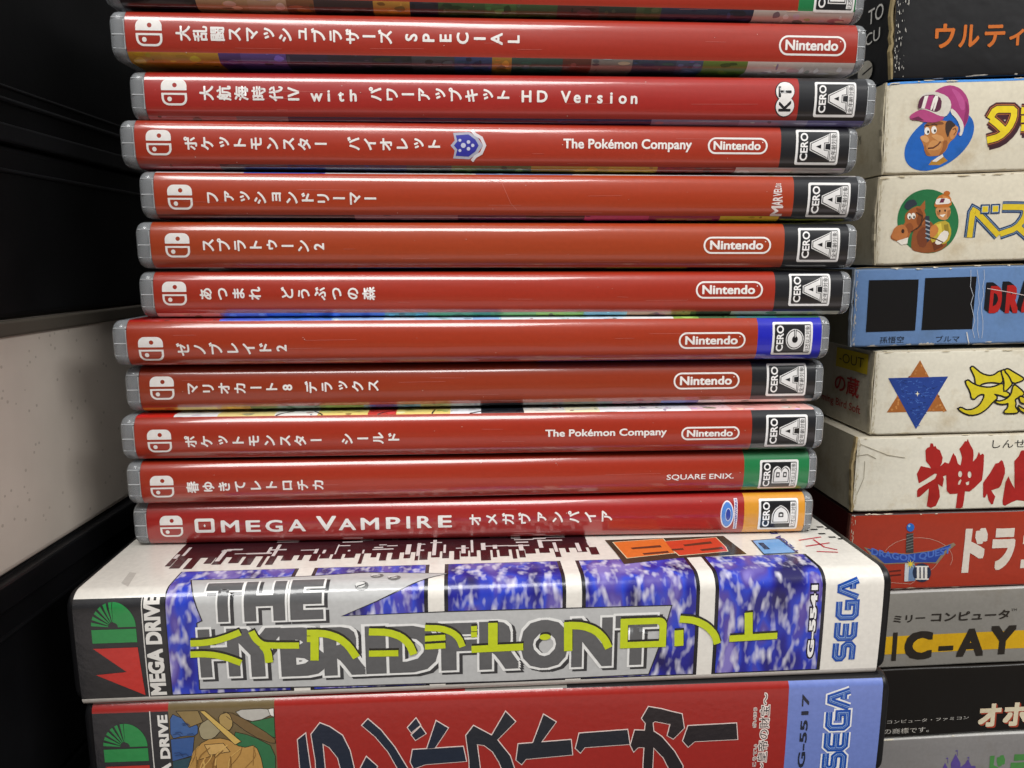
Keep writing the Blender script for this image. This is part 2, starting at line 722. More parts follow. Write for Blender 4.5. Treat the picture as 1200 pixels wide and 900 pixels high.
def badge(pr, x0, z0, x1, z1, letter):
    w, h = x1 - x0, z1 - z0
    fx = lambda a: x0 + a * w
    fz = lambda a: z0 + a * h
    pr.add(poly(rr_pts(x0, z0, x1, z1, 0.45)), 'eceae8', 1)
    pr.add(poly(rr_pts(fx(.055), fz(.07), fx(.95), fz(.93), 0.3)), '17181c', 2)
    pr.add(fit('CERO', fx(.10), fz(.11), fx(.275), fz(.90), 0.03, True), 'f4f2f0', 3)
    if letter == 'C':
        L = (fx(.33), fz(.17), fx(.775), fz(.79))
        cx, cz = (L[0] + L[2]) / 2, (L[1] + L[3]) / 2
        rx, rz = (L[2] - L[0]) / 2, (L[3] - L[1]) / 2
        pr.add(poly(circ(cx, cz, rx, rz)), 'e8e6e4', 3)
        pr.add(poly(circ(cx, cz, rx * .9, rz * .9)), '17181c', 4)
        pr.add(poly(circ(cx, cz, rx * .82, rz * .82)), 'e8e6e4', 5)
        pr.add(rect(cx - rx * .1, cz, cx + rx * .14, cz + rz * .95), '17181c', 6)
        pr.add(poly(circ(cx, cz, rx * .32, rz * .34)), '17181c', 6)
        pr.add(rect(cx - rx * .02, cz + rz * .2, cx + rx * .06, cz + rz), 'e8e6e4', 7)
    elif letter == 'A':
        pts = lambda k: [(fx(.32 + k), fz(.40 + k)), (fx(.32 + k), fz(.62 - k)), (fx(.71), fz(.84 - 1.1 * k)), (fx(.785 - k), fz(.89 - 1.1 * k)), (fx(.785 - k), fz(.60 + k)),
                         (fx(.68 - k), fz(.585 + k)), (fx(.68 - k), fz(.435 - k)), (fx(.785 - k), fz(.42 - k)), (fx(.785 - k), fz(.13 + 1.1 * k)), (fx(.71), fz(.18 + 1.1 * k))]
        pr.add(poly(pts(0)), 'e8e6e4', 3)
        pr.add(poly(pts(.020)), '17181c', 4)
        pr.add(poly(pts(.036)), 'e8e6e4', 5)
        pr.add(poly([(fx(.455), fz(.51)), (fx(.575), fz(.57)), (fx(.575), fz(.45))]), '17181c', 6)
    else:
        x, z, X, Z = fx(.33), fz(.22), fx(.785), fz(.80)
        a, b = X - x, Z - z
        fl = lambda k: rr_pts(x + k, z + k, X - k, Z - k, (0.1, 0.1, 0.1, 0.1) if letter == 'B' else (0.1, 0.1, 0.1, 0.1))
        # letter lies on its side: its straight stem is at the bottom for D and B turned a quarter
        if letter == 'D':
            g = lambda k: rr_pts(x + k, z + k, X - k, Z - k, (0.1, 0.1, b * .62 - k, b * .62 - k))
            pr.add(poly(g(0)), 'e8e6e4', 3).add(poly(g(.25)), '17181c', 4).add(poly(g(.45)), 'e8e6e4', 5)
            pr.add(poly(rr_pts(x + a * .36, z + b * .36, X - a * .36, Z - b * .36, (.1, .1, .5, .5))), '17181c', 6)
            pr.add(poly(rr_pts(x + a * .43, z + b * .43, X - a * .43, Z - b * .46, .05)), 'e8e6e4', 7)
        else:
            m = (x + X) / 2

            def g(k):
                q = b * .30
                return rr_pts(x + k, z + k, m + k * .0, Z - k, (.1, 0, q, q)), rr_pts(m - k * .0, z + k, X - k, Z - k, (0, .1, q, q))
            for k, c, ly in ((0, 'e8e6e4', 3), (.25, '17181c', 4), (.45, 'e8e6e4', 5)):
                for q in g(k):
                    pr.add(poly(q), c, ly)
            for q in ((x + a * .2, x + a * .40), (x + a * .60, x + a * .80)):
                pr.add(rect(q[0], z + b * .36, q[1], z + b * .66), '17181c', 6)
                pr.add(rect(q[0] + .22, z + b * .44, q[1] - .22, z + b * .58), 'e8e6e4', 7)
    pr.add(rect(fx(.80), fz(.10), fx(.935), fz(.90)), 'e8e6e4', 3)
    pr.add(fit(NOTE[letter], fx(.815), fz(.12), fx(.925), fz(.88), 0.0, True), '17181c', 4)


NIN = 'Nintendo'
SPEC = [
    # name, yaw, xL, yFront, level, rating, block colour, block left px, badge px (x0, y0, x1, y1), label
    dict(k='omega', yaw=2.9, x=-92.56, y=168.12, lv=0, let='D', blk='d9952e', bl=(872, 604), bd=(889, 585, 935, 621), q=5.4, em=(201, 617),
         label='slim red game case with an orange rating block, lowest of the red stack'),
    dict(k='haru', yaw=4.0, x=-91.82, y=165.48, lv=1, let='B', blk='1d7a45', bl=(872, 552), bd=(890, 539, 935, 574), q=5.4, em=(190, 570.5),
         label='slim red case with a green rating block, second from the bottom of the red stack'),
    dict(k='shield', yaw=3.4, x=-92.0, y=165.0, lv=2, let='A', blk='1b1c20', bl=(881, 505), bd=(897.5, 486.5, 946, 524), q=5.5, em=(187, 517),
         label='slim red case with yellow and white art along its upper edge, on the green-blocked case'),
    dict(k='mario', yaw=4.2, x=-90.89, y=166.9, lv=3, let='A', blk='1b1c20', bl=(881, 447), bd=(898.5, 426, 945, 464), q=5.5, em=(190, 455),
         label='slim red game case with digit 8 in its title, directly under the blue-blocked case'),
    dict(k='xeno', yaw=4.2, x=-91.37, y=164.14, lv=4, let='C', blk='1d22b4', bl=(888, 396), bd=(905, 377.5, 952, 416), q=5.5, em=(177, 409),
         label='slim red case with a bright blue rating block and pale blue upper edge'),
    dict(k='animal', yaw=3.0, x=-86.67, y=168.88, lv=5, let='A', blk='1b1c20', bl=(908, 344), bd=(925, 320.5, 973, 358.5), q=5.5, em=(204.5, 344),
         label='slim red case with a hiragana title, resting directly on the blue-blocked case'),
    dict(k='splat', yaw=3.0, x=-86.29, y=168.52, lv=6, let='A', blk='1b1c20', bl=(919, 289), bd=(935, 267, 984, 307), q=5.5, em=(208, 287.5),
         label='slim red case with pink art on its upper edge and a white oval maker badge'),
    dict(k='fashion', yaw=3.0, x=-84.76, y=168.96, lv=7, let='A', blk='1b1c20', bl=(930, 232), bd=(946.5, 214, 996, 254.5), q=5.5, em=(211, 231),
         label='slim red game case with a tapering upright white maker name beside its rating block'),
    dict(k='violet', yaw=2.8, x=-88.08, y=168.78, lv=8, let='A', blk='1b1c20', bl=(915, 173), bd=(932.5, 151.5, 983, 193), q=5.5, em=(186, 167),
         label='slim red game case with a small violet and silver crest after its title'),
    dict(k='voyage', yaw=2.2, x=-85.27, y=169.4, lv=9, let='A', blk='1b1c20', bl=(936, 116), bd=(954.5, 95.5, 1003, 137), q=5.6, em=(204, 108),
         label='slim red game case with a round black and white monogram beside its rating block'),
    dict(k='special', yaw=3.3, x=-87.66, y=167.66, lv=10, let=None, blk=None, bl=None, bd=None, q=5.6, em=(174.5, 38),
         label='slim red game case without any coloured rating block, white oval badge at its right end'),
    dict(k='top', yaw=3.9, x=-88.2, y=166.9, lv=11, let='B', blk='1d7a45', bl=(936, 6), bd=None, q=5.6, em=None,
         label='topmost slim red case, green rating block, half cut off by the upper picture edge'),
]
ZC = dict(top=59.9, special=48.6, voyage=36.5, violet=26.05, fashion=14.9, splat=3.6, animal=-7.7, xeno=-18.6, mario=-29.85, shield=-41.2, haru=-52.4, omega=-63.65)
REDS = dict(top='a02c19', special='a12c1c', voyage='a3261f', violet='a6311b', fashion='a63717', splat='a33c19', animal='a32d19', xeno='a13215', mario='943215', shield='a12c16', haru='a12d17', omega='9f231f')
ART = {   # cover art seen on the rounded edges: (colours along the top edge, colours along the lower edge)
    'omega': (['8f1b1c', '8f1b1c'], ['8d2a2a', '5a2020', '8d2a2a']),
    'haru': (['3a3634', '2d2a2a', '3b3533'], ['b9a4a0', '7d3f3c', '5a2020']),
    'shield': (['c8231f', 'e9edf2', 'e8d894', 'f0efe9', 'e8d37c', 'c63a2c', 'e8d37c', 'eceff4', '20242c', 'e8e2d8', 'f0e9c8', 'f1eef2', 'f0eef2', 'ecc8cc', 'eaa8a4', 'f0b8b0'], ['6b2b2e', '54282c']),
    'mario': (['9c2020'], ['c8a53a', 'b8862a', '3c5a3a', '4a7040', '2d6ab8', '7a7a72', '2c2c30', '2b2b2e', '6b2030', '3c3c88', 'cfc6c0', 'cfc6c0']),
    'xeno': (['b52220', 'b52220', '3f66d8', '4f86e2', '5b8fe6', '9cc2ee', 'cfe2f4', 'b8d6f2', '8cb8e8', 'dfe9f2', 'd2e4f2', 'c8dcec', 'e2e8ea', '86b05a', '4a6a4a', '2f6a6a', '2a5a44'], ['7c2430', '7c2430', '343884']),
    'animal': (['8c1c1c', '5a3b3a'], ['e6dcd8', '9fb0d8', '5076c8', '3c6ac0', '3a8a9a', '4a9a6a', '66a860', '88b84c', '7ab0c0', 'b0886a', '39302e', 'd8d6d2', 'cfd6cc']),
    'splat': (['8f1a28', '321e5a', '2c2024', '3a2438', '6a2a48', 'c23a86', 'd84a8c', '3a2038', 'd8d838', '1b1c20', 'd8d838'], ['b8b0b4', '70202c', '2c4a88', '27201e', '6a5a2a', '8a8a2a', '2a2428', '202024']),
    'fashion': (['e0d8dc', '3f6ad0', 'e8eaf2', 'f0eef0', '8fa6d8', 'eceaf0', 'e8e6ea', 'e4e0e0', 'c8c6c6'], ['3a2a30', '24222a', '2c2230', '8c6a78', '4a2a4c', '30262c', 'c84a86', '8a2a5c', 'c8d038', '22242a']),
    'violet': (['b52a34', '9a6aa0', 'b8a8c8', '3a2c66', '2a2660', '2c2a5a', '30286a', '3a3070', 'b8b4cc', '9a98c8'], ['9a3a42', '3c3848', '24305a', '22305a', '38484a', '5a7a3a', 'b89a2a', 'c8a82c', '8a2a24', 'd8d0cc', 'd8d2ce']),
    'voyage': (['a02430', '8a8088', '7a7a80', '787880', '9a3a32', '606a78', '828088'], ['b87a80', '8a7a86', '3a3458', '221e54', '1c1a50', '201c52', '241f58', '8e86a8', 'a49cc0', '7a76b0']),
    'special': (['a82424', '922020'], ['c8922e', 'd09a34', '5a3f86', '6a52a0', '3c3350', '3a3040', '2e2e34', '4a4c54', '3a4c78', 'b88a3a', '3c5a54', '6a3c34', '8c8a86', '3a4860', '4a5a76', '6c8a3a', 'd8cfc8', 'd8d0ca', 'd4ccc6']),
    'top': (['8f1b1c'], ['2c2226', '26202a', 'c09a72', 'c8a484', '8a5a3a', '3c2c30', 'c8923a', '26283a', '3a5a34', '466e3c', '3f5a36', '4a2e2a', '2c3a34', '445a3a', '26324e', '1f2c4c', 'd6cec6', 'd8cfc8', 'd8d0ca']),
}
TITLES = {   # (text, first centre px, last centre px, em in mm, bold, rotated)
    'special': [('大乱闘スマッシュブラザーズ', (215, 39), (452, 43.5), 3.25, .034, 1), ('SPECIAL', (482, 44), (602, 46), 3.6, .03, 1)],
    'voyage': [('大航海時代Ⅳ', (242.5, 109), (344, 110), 3.2, .034, 1), ('with', (371, 112), (414, 112), 3.5, .03, 0), ('パワーアップキット', (440.5, 110.5), (590, 112.5), 3.2, .034, 1),
               ('HD', (617, 113), (635.5, 113), 3.5, .03, 0), ('Version', (663, 113.5), (743, 115), 3.5, .03, 0)],
    'violet': [('ポケットモンスター', (224, 168), (376, 169), 3.1, .034, 1), ('バイオレット', (415, 168.5), (509, 170), 3.1, .034, 1)],
    'fashion': [('ファッションドリーマー', (249, 231.5), (434, 233), 3.15, .032, 1)],
    'splat': [('スプラトゥーン2', (244, 287.5), (374, 289), 3.15, .032, 1)],
    'animal': [('あつまれ', (241.5, 344.5), (299, 344), 3.1, .032, 1), ('どうぶつの森', (337, 344), (432.5, 344), 3.1, .032, 1)],
    'xeno': [('ゼノブレイド2', (215, 409.5), (330, 408), 3.1, .032, 1)],
    'mario': [('マリオカート8', (225.5, 455.5), (337, 454), 3.0, .032, 1), ('デラックス', (365, 454), (437.5, 452), 3.0, .032, 1)],
    'shield': [('ポケットモンスター', (224, 517.5), (370.5, 516), 3.0, .034, 1), ('シールド', (407, 514.5), (461.5, 513), 3.0, .034, 1)],
    'haru': [('春ゆきてレトロチカ', (226, 571), (373, 568), 3.0, .032, 1)],
    'omega': [('オメガヴァンパイア', (557, 609), (711, 605), 3.3, .03, 1)],
    'top': [],
}
PILL = {'special': (912, 42.5, 992, 65.5), 'violet': (829, 161.5, 900, 180.5), 'splat': (824, 277.5, 904, 297.5), 'animal': (815, 329.5, 894.5, 350),
        'xeno': (795, 389, 874, 409), 'mario': (789, 436, 867, 456.5), 'shield': (798, 499.5, 867, 516)}
SMALL = 'ァィゥェォッャュョァ'


def strip(pr, s0, s1, x0, x1, cols, layer, seed):
    """row of printed cover pictures along an edge"""
    rnd = random.Random(seed)
    n = len(cols)
    xs = [x0]
    for i in range(1, n):
        xs.append(x0 + (x1 - x0) * (i + rnd.uniform(-.28, .28)) / n)
    xs.append(x1)
    sm = (s0 + s1) / 2
    for i, c in enumerate(cols):
        pr.add(rect(xs[i], s0, xs[i + 1], s1), c, layer)
        # finer shapes of the picture inside each stretch
        base = lin(c)
        H_ = min(s1 - s0, 5.0)
        lo_ = s0 if s1 > T1 / 2 else s1 - H_
        for k in range(rnd.randint(5, 11)):
            x = rnd.uniform(xs[i] + .3, max(xs[i] + .35, xs[i + 1] - .3))
            y = lo_ + rnd.uniform(0.0, H_)
            rx = min(rnd.uniform(.3, 2.4), x - xs[i], xs[i + 1] - x)
            ry = min(rnd.uniform(.15, 1.3), y - lo_ + .05, lo_ + H_ - y + .05)
            if rx < .1 or ry < .05:
                continue
            g = rnd.choice([.35, .55, .7, 1.25, 1.5, 1.9])
            tint = [min(.85, max(.004, v * g * rnd.uniform(.65, 1.35))) for v in base[:3]]
            n_ = rnd.choice([4, 5, 7, 10])
            a0 = rnd.uniform(0, 6)
            q = [(x + rx * math.cos(a0 + w * 2 * math.pi / n_) * rnd.uniform(.6, 1), y + ry * math.sin(a0 + w * 2 * math.pi / n_) * rnd.uniform(.6, 1)) for w in range(n_)]
            pr.add(poly(smooth(q, 1)), (*tint, 1), layer + .4 + k * .08)


def game_case(d):
    k = d['k']
    z0 = H + ZC[d['k']] - T1 / 2
    root = empty('game_case', (d['x'], d['y'], z0), math.radians(d['yaw']), 0, d['label'], 'game case', 'slim red game cases in the left stack')
    F = Face(root, P1)
    rnd = random.Random(k)
    sh = shell_mesh('plastic_shell', M['clear'], root, 170, 104, T1, 2.5, 1.7, .30)
    for xa, xb in ((0.75, X0 - .15), (X1 + .15, 169.25)):
        for zz in (2.5, 5.3, 8.8):
            bm = bmesh.new()
            th = .07 if zz != 5.3 else .10
            bm_box(bm, xa, xb, .24 if zz == 5.3 else .34, .8, zz - th, zz + th, .04, 1)
            from_bm('hinge_line', bm, M['clear_line'], sh)
    for xx in (X0 - .3, X1 + .25):
        bm = bmesh.new()
        bm_box(bm, xx - .09, xx + .09, .28, .8, 2.2, T1 - 2.2, .04, 1)
        from_bm('sleeve_edge', bm, M['clear_line'], sh)
    # paper insert: spine, wrapped covers and art
    pr = Print(P1)
    Lt = P1.Lt
    s_red_t = P1.t - P1.rt + Lt * (.86 if k not in ('shield', 'xeno', 'fashion') else .62)
    s_red_b = P1.rb - P1.Lb * (.12 if k in ('top', 'special') else .38 if k in ('voyage', 'violet', 'mario', 'animal', 'fashion') else .66)
    xb = X1
    if d['blk']:
        xb = F.px(*d['bl'])[0]
        pr.add(rect(xb, s_red_b, X1, s_red_t), d['blk'], 0)
    pr.add(rect(X0, s_red_b, xb, s_red_t), REDS[k], 0)
    strip(pr, s_red_t, P1.s_top + 14, X0, X1, ART[k][0], 0, k + 't')
    strip(pr, P1.s_bot - 14, s_red_b, X0, X1, ART[k][1], 0, k + 'b')
    pr.add(rect(X0, P1.s_top + 14, X1, P1.s_top + 98), '6a6a72', 0)
    pr.add(rect(X0, P1.s_bot - 98, X1, P1.s_bot - 14), '8a8a8e', 0)
    if k == 'shield':
        for xa_, dx_ in ((36, 3.5), (47, -2.5), (60, 4), (73, .6), (82, 9)):
            pr.add(stroke([(xa_, s_red_t), (xa_ + dx_ * .5, s_red_t + 1.2), (xa_ + dx_, s_red_t + 3)], .35), '17181c', 2)
    for _ in range(9):          # dust and hairline scratches on the sleeve
        x, y = rnd.uniform(X0 + 2, X1 - 2), rnd.uniform(1.2, T1 - 1.2)
        w = rnd.uniform(.05, .13)
        pr.add(poly([(x + w * math.cos(q) * rnd.uniform(.5, 1.2), y + w * math.sin(q) * rnd.uniform(.5, 1.2)) for q in [i * math.pi / 3 for i in range(6)]]), rnd.choice(['d8b8b0', 'c89890', 'd8ccc6']), 2 + rnd.random())
    for _ in range(5):
        x, y = rnd.uniform(X0 + 2, X1 - 30), rnd.uniform(1.5, T1 - 1.5)
        pr.add(stroke([(x, y), (x + rnd.uniform(2, 16), y + rnd.uniform(-.15, .15))], .035), 'd08078', 1.5 + rnd.random() * .3)
    if k == 'fashion':  # film crease, its highlight painted as lighter red strokes
        pr.add(stroke([(82, T1 - 1), (83.5, 6), (84.6, 3.6), (86, 2.2)], .09), 'c86858', 2)
        pr.add(stroke([(79, T1 - 1.6), (81, T1 - 2.1), (83, T1 - 1.4)], .09), 'd08070', 2)
    ins = pr.build('cover_insert', M['film'], root, .06)
    # title
    pr = Print(P1)
    for body, a, b, em, bold, rot in TITLES[k]:
        ua, ub = F.px(*a), F.px(*b)
        n = len(body)
        for i, ch in enumerate(body):
            t = i / max(1, n - 1)
            u, s = ua[0] + (ub[0] - ua[0]) * t, ua[1] + (ub[1] - ua[1]) * t
            r = bool(rot)
            if ch == 'ー':
                r = False
            if r and ch in SMALL:
                u -= em * .07
                s += em * .09
            pr.add(place(ch, u, s, em, bold, r), WHITE, 1)
    if k == 'omega':
        x0, y0 = F.px(229, 624.5)
        x1, y1 = F.px(251, 607.5)
        pr.add(poly(rr_pts(x0, y0, x1, y1, .6), rr_pts(x0 + .85, y0 + .75, x1 - .85, y1 - .75, .2)), WHITE, 1)
        cx, cy = (x0 + x1) / 2, (y0 + y1) / 2
        pr.add(poly([(cx, cy - .45), (cx + .25, cy), (cx, cy + .45), (cx - .25, cy)]), WHITE, 1)
        for ch, a, b in (('M', (259.5, 624), (280, 609.5)), ('E', (288.5, 623.5), (305, 609.5)), ('G', (311.5, 623.5), (331, 609)), ('A', (338, 623), (358, 608.5)),
                         ('V', (371, 622), (394, 604.5)), ('A', (397, 621.5), (417, 607.5)), ('M', (423, 621), (444, 606.5)), ('P', (452.5, 620), (469, 605.8)),
                         ('I', (476.5, 619.5), (480.5, 605)), ('R', (489, 619), (506, 604.5)), ('E', (513.5, 618.3), (529.5, 603.8))):
            p, q = F.px(*a), F.px(*b)
            pr.add(fit(ch, p[0], p[1], q[0], q[1], .025), WHITE, 1)
    if pr.it:
        pr.build('title_lettering', M['film'], ins, .06)
    # console emblem
    if d['em']:
        pr = Print(P1)
        u, s = F.px(*d['em'])
        emblem(pr, u, s, d['q'])
        pr.build('console_emblem', M['film'], ins, .06)
    # maker marks
    pr = Print(P1)
    if k in PILL:
        a, b, c, e = PILL[k]
        x0, y0 = F.px(a, e)
        x1, y1 = F.px(c, b)
        if k == 'special':
            y0 += .15
        r = (y1 - y0) / 2
        pr.add(poly(rr_pts(x0, y0, x1, y1, r * .98, 8), rr_pts(x0 + .42, y0 + .42, x1 - .42, y1 - .42, (r - .42) * .98, 8)), WHITE, 1)
        w, h = x1 - x0, y1 - y0
        pr.add(fit(NIN, x0 + w * .095, y0 + h * .25, x0 + w * .885, y0 + h * .78, .035), WHITE, 1)
        pr.add(poly(circ(x0 + w * .915, y0 + h * .72, .14, n=8)), WHITE, 1)
    if k in ('violet', 'shield'):
        a, b = ((660, 177.5), (811, 163.5)) if k == 'violet' else ((639, 514.5), (781.5, 501.5))
        p, q = F.px(*a), F.px(*b)
        pr.add(fit('The Pokémon Company', p[0], p[1], q[0], q[1], .028), WHITE, 1)
    if k == 'violet':
        f = lambda x, y: F.px(546 + x, 170.5 + y)
        out = [f(*p) for p in ((-15, -15), (4, -16), (14, -9), (20, 0), (14, 9), (4, 16), (-15, 15), (-13, 6), (-18, 0), (-13, -6))]
        mid = [f(*p) for p in ((-12, -12), (3, -13), (11, -7), (15, 0), (11, 7), (3, 13), (-12, 12), (-10, 5), (-14, 0), (-10, -5))]
        pr.add(poly(out), 'a9aaba', 1).add(poly(mid), '30319a', 2)
        for x, y, r in ((-3, 0, 3), (3, -4, 2.2), (3, 4, 2.2), (-7, -6, 1.8), (-7, 6, 1.8), (8, 0, 2)):
            pr.add(poly([f(x + r * math.cos(a), y + r * math.sin(a)) for a in [i * math.pi / 5 for i in range(10)]]), 'c4c6dc', 3)
        pr.add(stroke([f(7, -18), f(11, -13), f(18, -9), f(22, 0), f(18, 9), f(11, 13), f(7, 18)], .7), 'd8d2d6', 2)
    if k == 'voyage':
        for (cx, cy) in ((919.5, 124.5), (920, 107)):
            u, s = F.px(cx, cy)
            pr.add(poly(circ(u, s, 2.3)), '1b1c20', 1)
            pr.add(poly(circ(u + .05, s, 2.12)), 'ece9e6', 2)
        for body, a, b in (('K', (912, 130.5), (927, 118)), ('T', (912, 114), (928, 101))):
            p, q = F.px(*a), F.px(*b)
            pr.add(fit(body, p[0], p[1], q[0], q[1], .03, True), '1b1c20', 3)
    if k == 'fashion':
        x = [(903.5, 918), (904.3, 917.2), (905.5, 917), (906, 916.6), (906.7, 916.4), (907.5, 916.2), (908.5, 916.2), (909.3, 916), (910, 916)]
        ys = [253, 241, 235.5, 230, 225.5, 222.2, 219.6, 217.4, 215.8, 214.4]
        for i, ch in enumerate('MARVELOUS'):
            p, q = F.px(x[i][0], ys[i]), F.px(x[i][1], ys[i + 1] + .3)
            pr.add(fit(ch, p[0], p[1], q[0], q[1], .03, True), 'e4d8d4', 1)
    if k == 'haru':
        p, q = F.px(781, 563.5), F.px(860, 554.5)
        pr.add(fit('SQUARE ENIX.', p[0], p[1], q[0], q[1], .012), WHITE, 1)
    if k == 'omega':
        u, s = F.px(852, 603)
        for r1, r2, c, ly in ((1.72, 3.55, 'e8e4ec', 1), (1.45, 3.2, '4f86d4', 2), (.75, 1.75, 'c8d4ec', 3), (.62, 1.5, '2c3f9c', 4)):
            pr.add(poly(circ(u + (.25 if ly > 2 else 0), s, r1, r2)), c, ly)
        p, q = F.px(859.5, 620), F.px(864.5, 585)
        pr.add(rect(p[0] - .1, p[1], q[0] + .1, q[1]), 'e4dce4', 3)
        pr.add(fit('POWERWORKS', p[0] + .1, p[1] + .15, q[0] - .05, q[1] - .15, .02, True), '2c3f9c', 4)
    if pr.it:
        pr.build('maker_mark', M['film'], ins, .06)
    # rating badge
    if d['let']:
        pr = Print(P1)
        if d['bd']:
            a, b, c, e = d['bd']
            p, q = F.px(a, (b + e) / 2), F.px(c, (b + e) / 2)
            pp, qq = F.px((a + c) / 2, e), F.px((a + c) / 2, b)
            badge(pr, p[0], pp[1], q[0], qq[1], d['let'])
        else:
            badge(pr, xb + 3.6, 1.55, xb + 13.1, 9.6, d['let'])
        pr.build('rating_badge', M['film'], ins, .06)
    return root


for d_ in SPEC:
    game_case(d_)

# ------------------------------------------------------------------ the wide black-shelled cases
T2 = 25.6
P2 = Prof(T2, 3.4, 1.6, .25)
SEGA_U = {   # letters on a 1 x 1 box, drawn as single bent strokes
    'S': [[(.98, .92), (.25, .92), (.10, .80), (.10, .62), (.25, .52), (.78, .52), (.90, .40), (.90, .20), (.75, .08), (.02, .08)]],
    'E': [[(.98, .92), (.25, .92), (.10, .78), (.10, .22), (.25, .08), (.98, .08)], [(.10, .5), (.92, .5)]],
    'G': [[(.98, .92), (.25, .92), (.10, .78), (.10, .22), (.25, .08), (.90, .08), (.90, .48), (.5, .48)]],
    'A': [[(.04, .03), (.42, .90), (.62, .90), (.94, .03)], [(.50, .30), (.78, .30)]],
}


def sega(pr, F, x0, y0, x1, y1, blue, rim=None, inline='c9d8ea', layer=2):
    """four block letters reading upwards in the box (local mm)"""
    n = 4
    gap = (y1 - y0) * .035
    hh = ((y1 - y0) - 3 * gap) / n
    w = (x1 - x0)
    for i, ch in enumerate('SEGA'):
        b = y0 + i * (hh + gap)
        f = lambda x, y: (x1 - y * w, b + x * hh)
        for st in SEGA_U[ch]:
            pts = [f(*p) for p in st]
            if rim:
                pr.add(stroke(pts, w * .46), rim, layer - 1)
            pr.add(stroke(pts, w * .31), blue, layer)
            pr.add(stroke(pts, w * .085), inline, layer + 1)
            pr.add(stroke(pts, w * .045), blue, layer + 2)


def md_logo(pr, x0, x1, zg0, zg1, zr0, zr1):
    """green fan-cut D above a red M, both turned a quarter"""
    w = x1 - x0
    h = zg1 - zg0
    GRN, REDD = '2a8a48', 'c4332c'
    # D: bar at the bottom, half disc above; left half of the disc is cut into rays
    pr.add(rect(x0, zg0, x1, zg0 + h * .34), GRN, 2)
    cx, cz, r = (x0 + x1) / 2, zg0 + h * .39, w / 2
    q = [(cx, cz)] + [(cx + r * math.cos(a), cz + h * .61 * math.sin(a)) for a in [i * math.pi / 2 / 12 for i in range(13)]]
    q = [(cx + r * .0, cz + h * .12)] + [(cx + r * .2 * math.sin(i * math.pi / 8), cz + h * .12 * math.cos(i * math.pi / 8)) for i in range(1, 5)] + q[1:]
    pr.add(poly(q), GRN, 2)
    a0 = math.pi / 2
    for i in range(6):
        a, b = a0 + (i + .12) * math.pi / 12, a0 + (i + .70) * math.pi / 12
        pr.add(poly([(cx + r * .24 * math.cos(a), cz + h * .14 * math.sin(a)), (cx + r * math.cos(a), cz + h * .61 * math.sin(a)),
                     (cx + r * math.cos(b), cz + h * .61 * math.sin(b)), (cx + r * .24 * math.cos(b), cz + h * .14 * math.sin(b))]), GRN, 2)
    hr = zr1 - zr0
    pr.add(poly([(x0, zr1), (x1, zr1), (x1 + .6, zr0), (x0, zr0 + hr * .46), (x0 + w * .70, zr0 + hr * .50)]), REDD, 2)


def upward(pr, F, body, pa, pb, col, layer, bold=.03):
    """text read upwards between two photo pixels (lower-left, upper-right)"""
    p, q = F.pxs(*pa), F.pxs(*pb)
    pr.add(fit(body, p[0], p[1], q[0], q[1], bold, True), col, layer)


def wide_shell(root, t=T2):
    sh = shell_mesh('plastic_shell', M['black'], root, 182, 124, t, 3.6, 1.3, .45)
    for xa, xb in ((-.25, .9), (181.1, 182.25)):
        for zz in (3.2, 7.5, t - 7.5, t - 3.4):
            bm = bmesh.new()
            bm_box(bm, xa, xb, 2.2, 10, zz - .7, zz + .7, .2, 2)
            from_bm('hinge_rib', bm, M['black'], sh)
    return sh


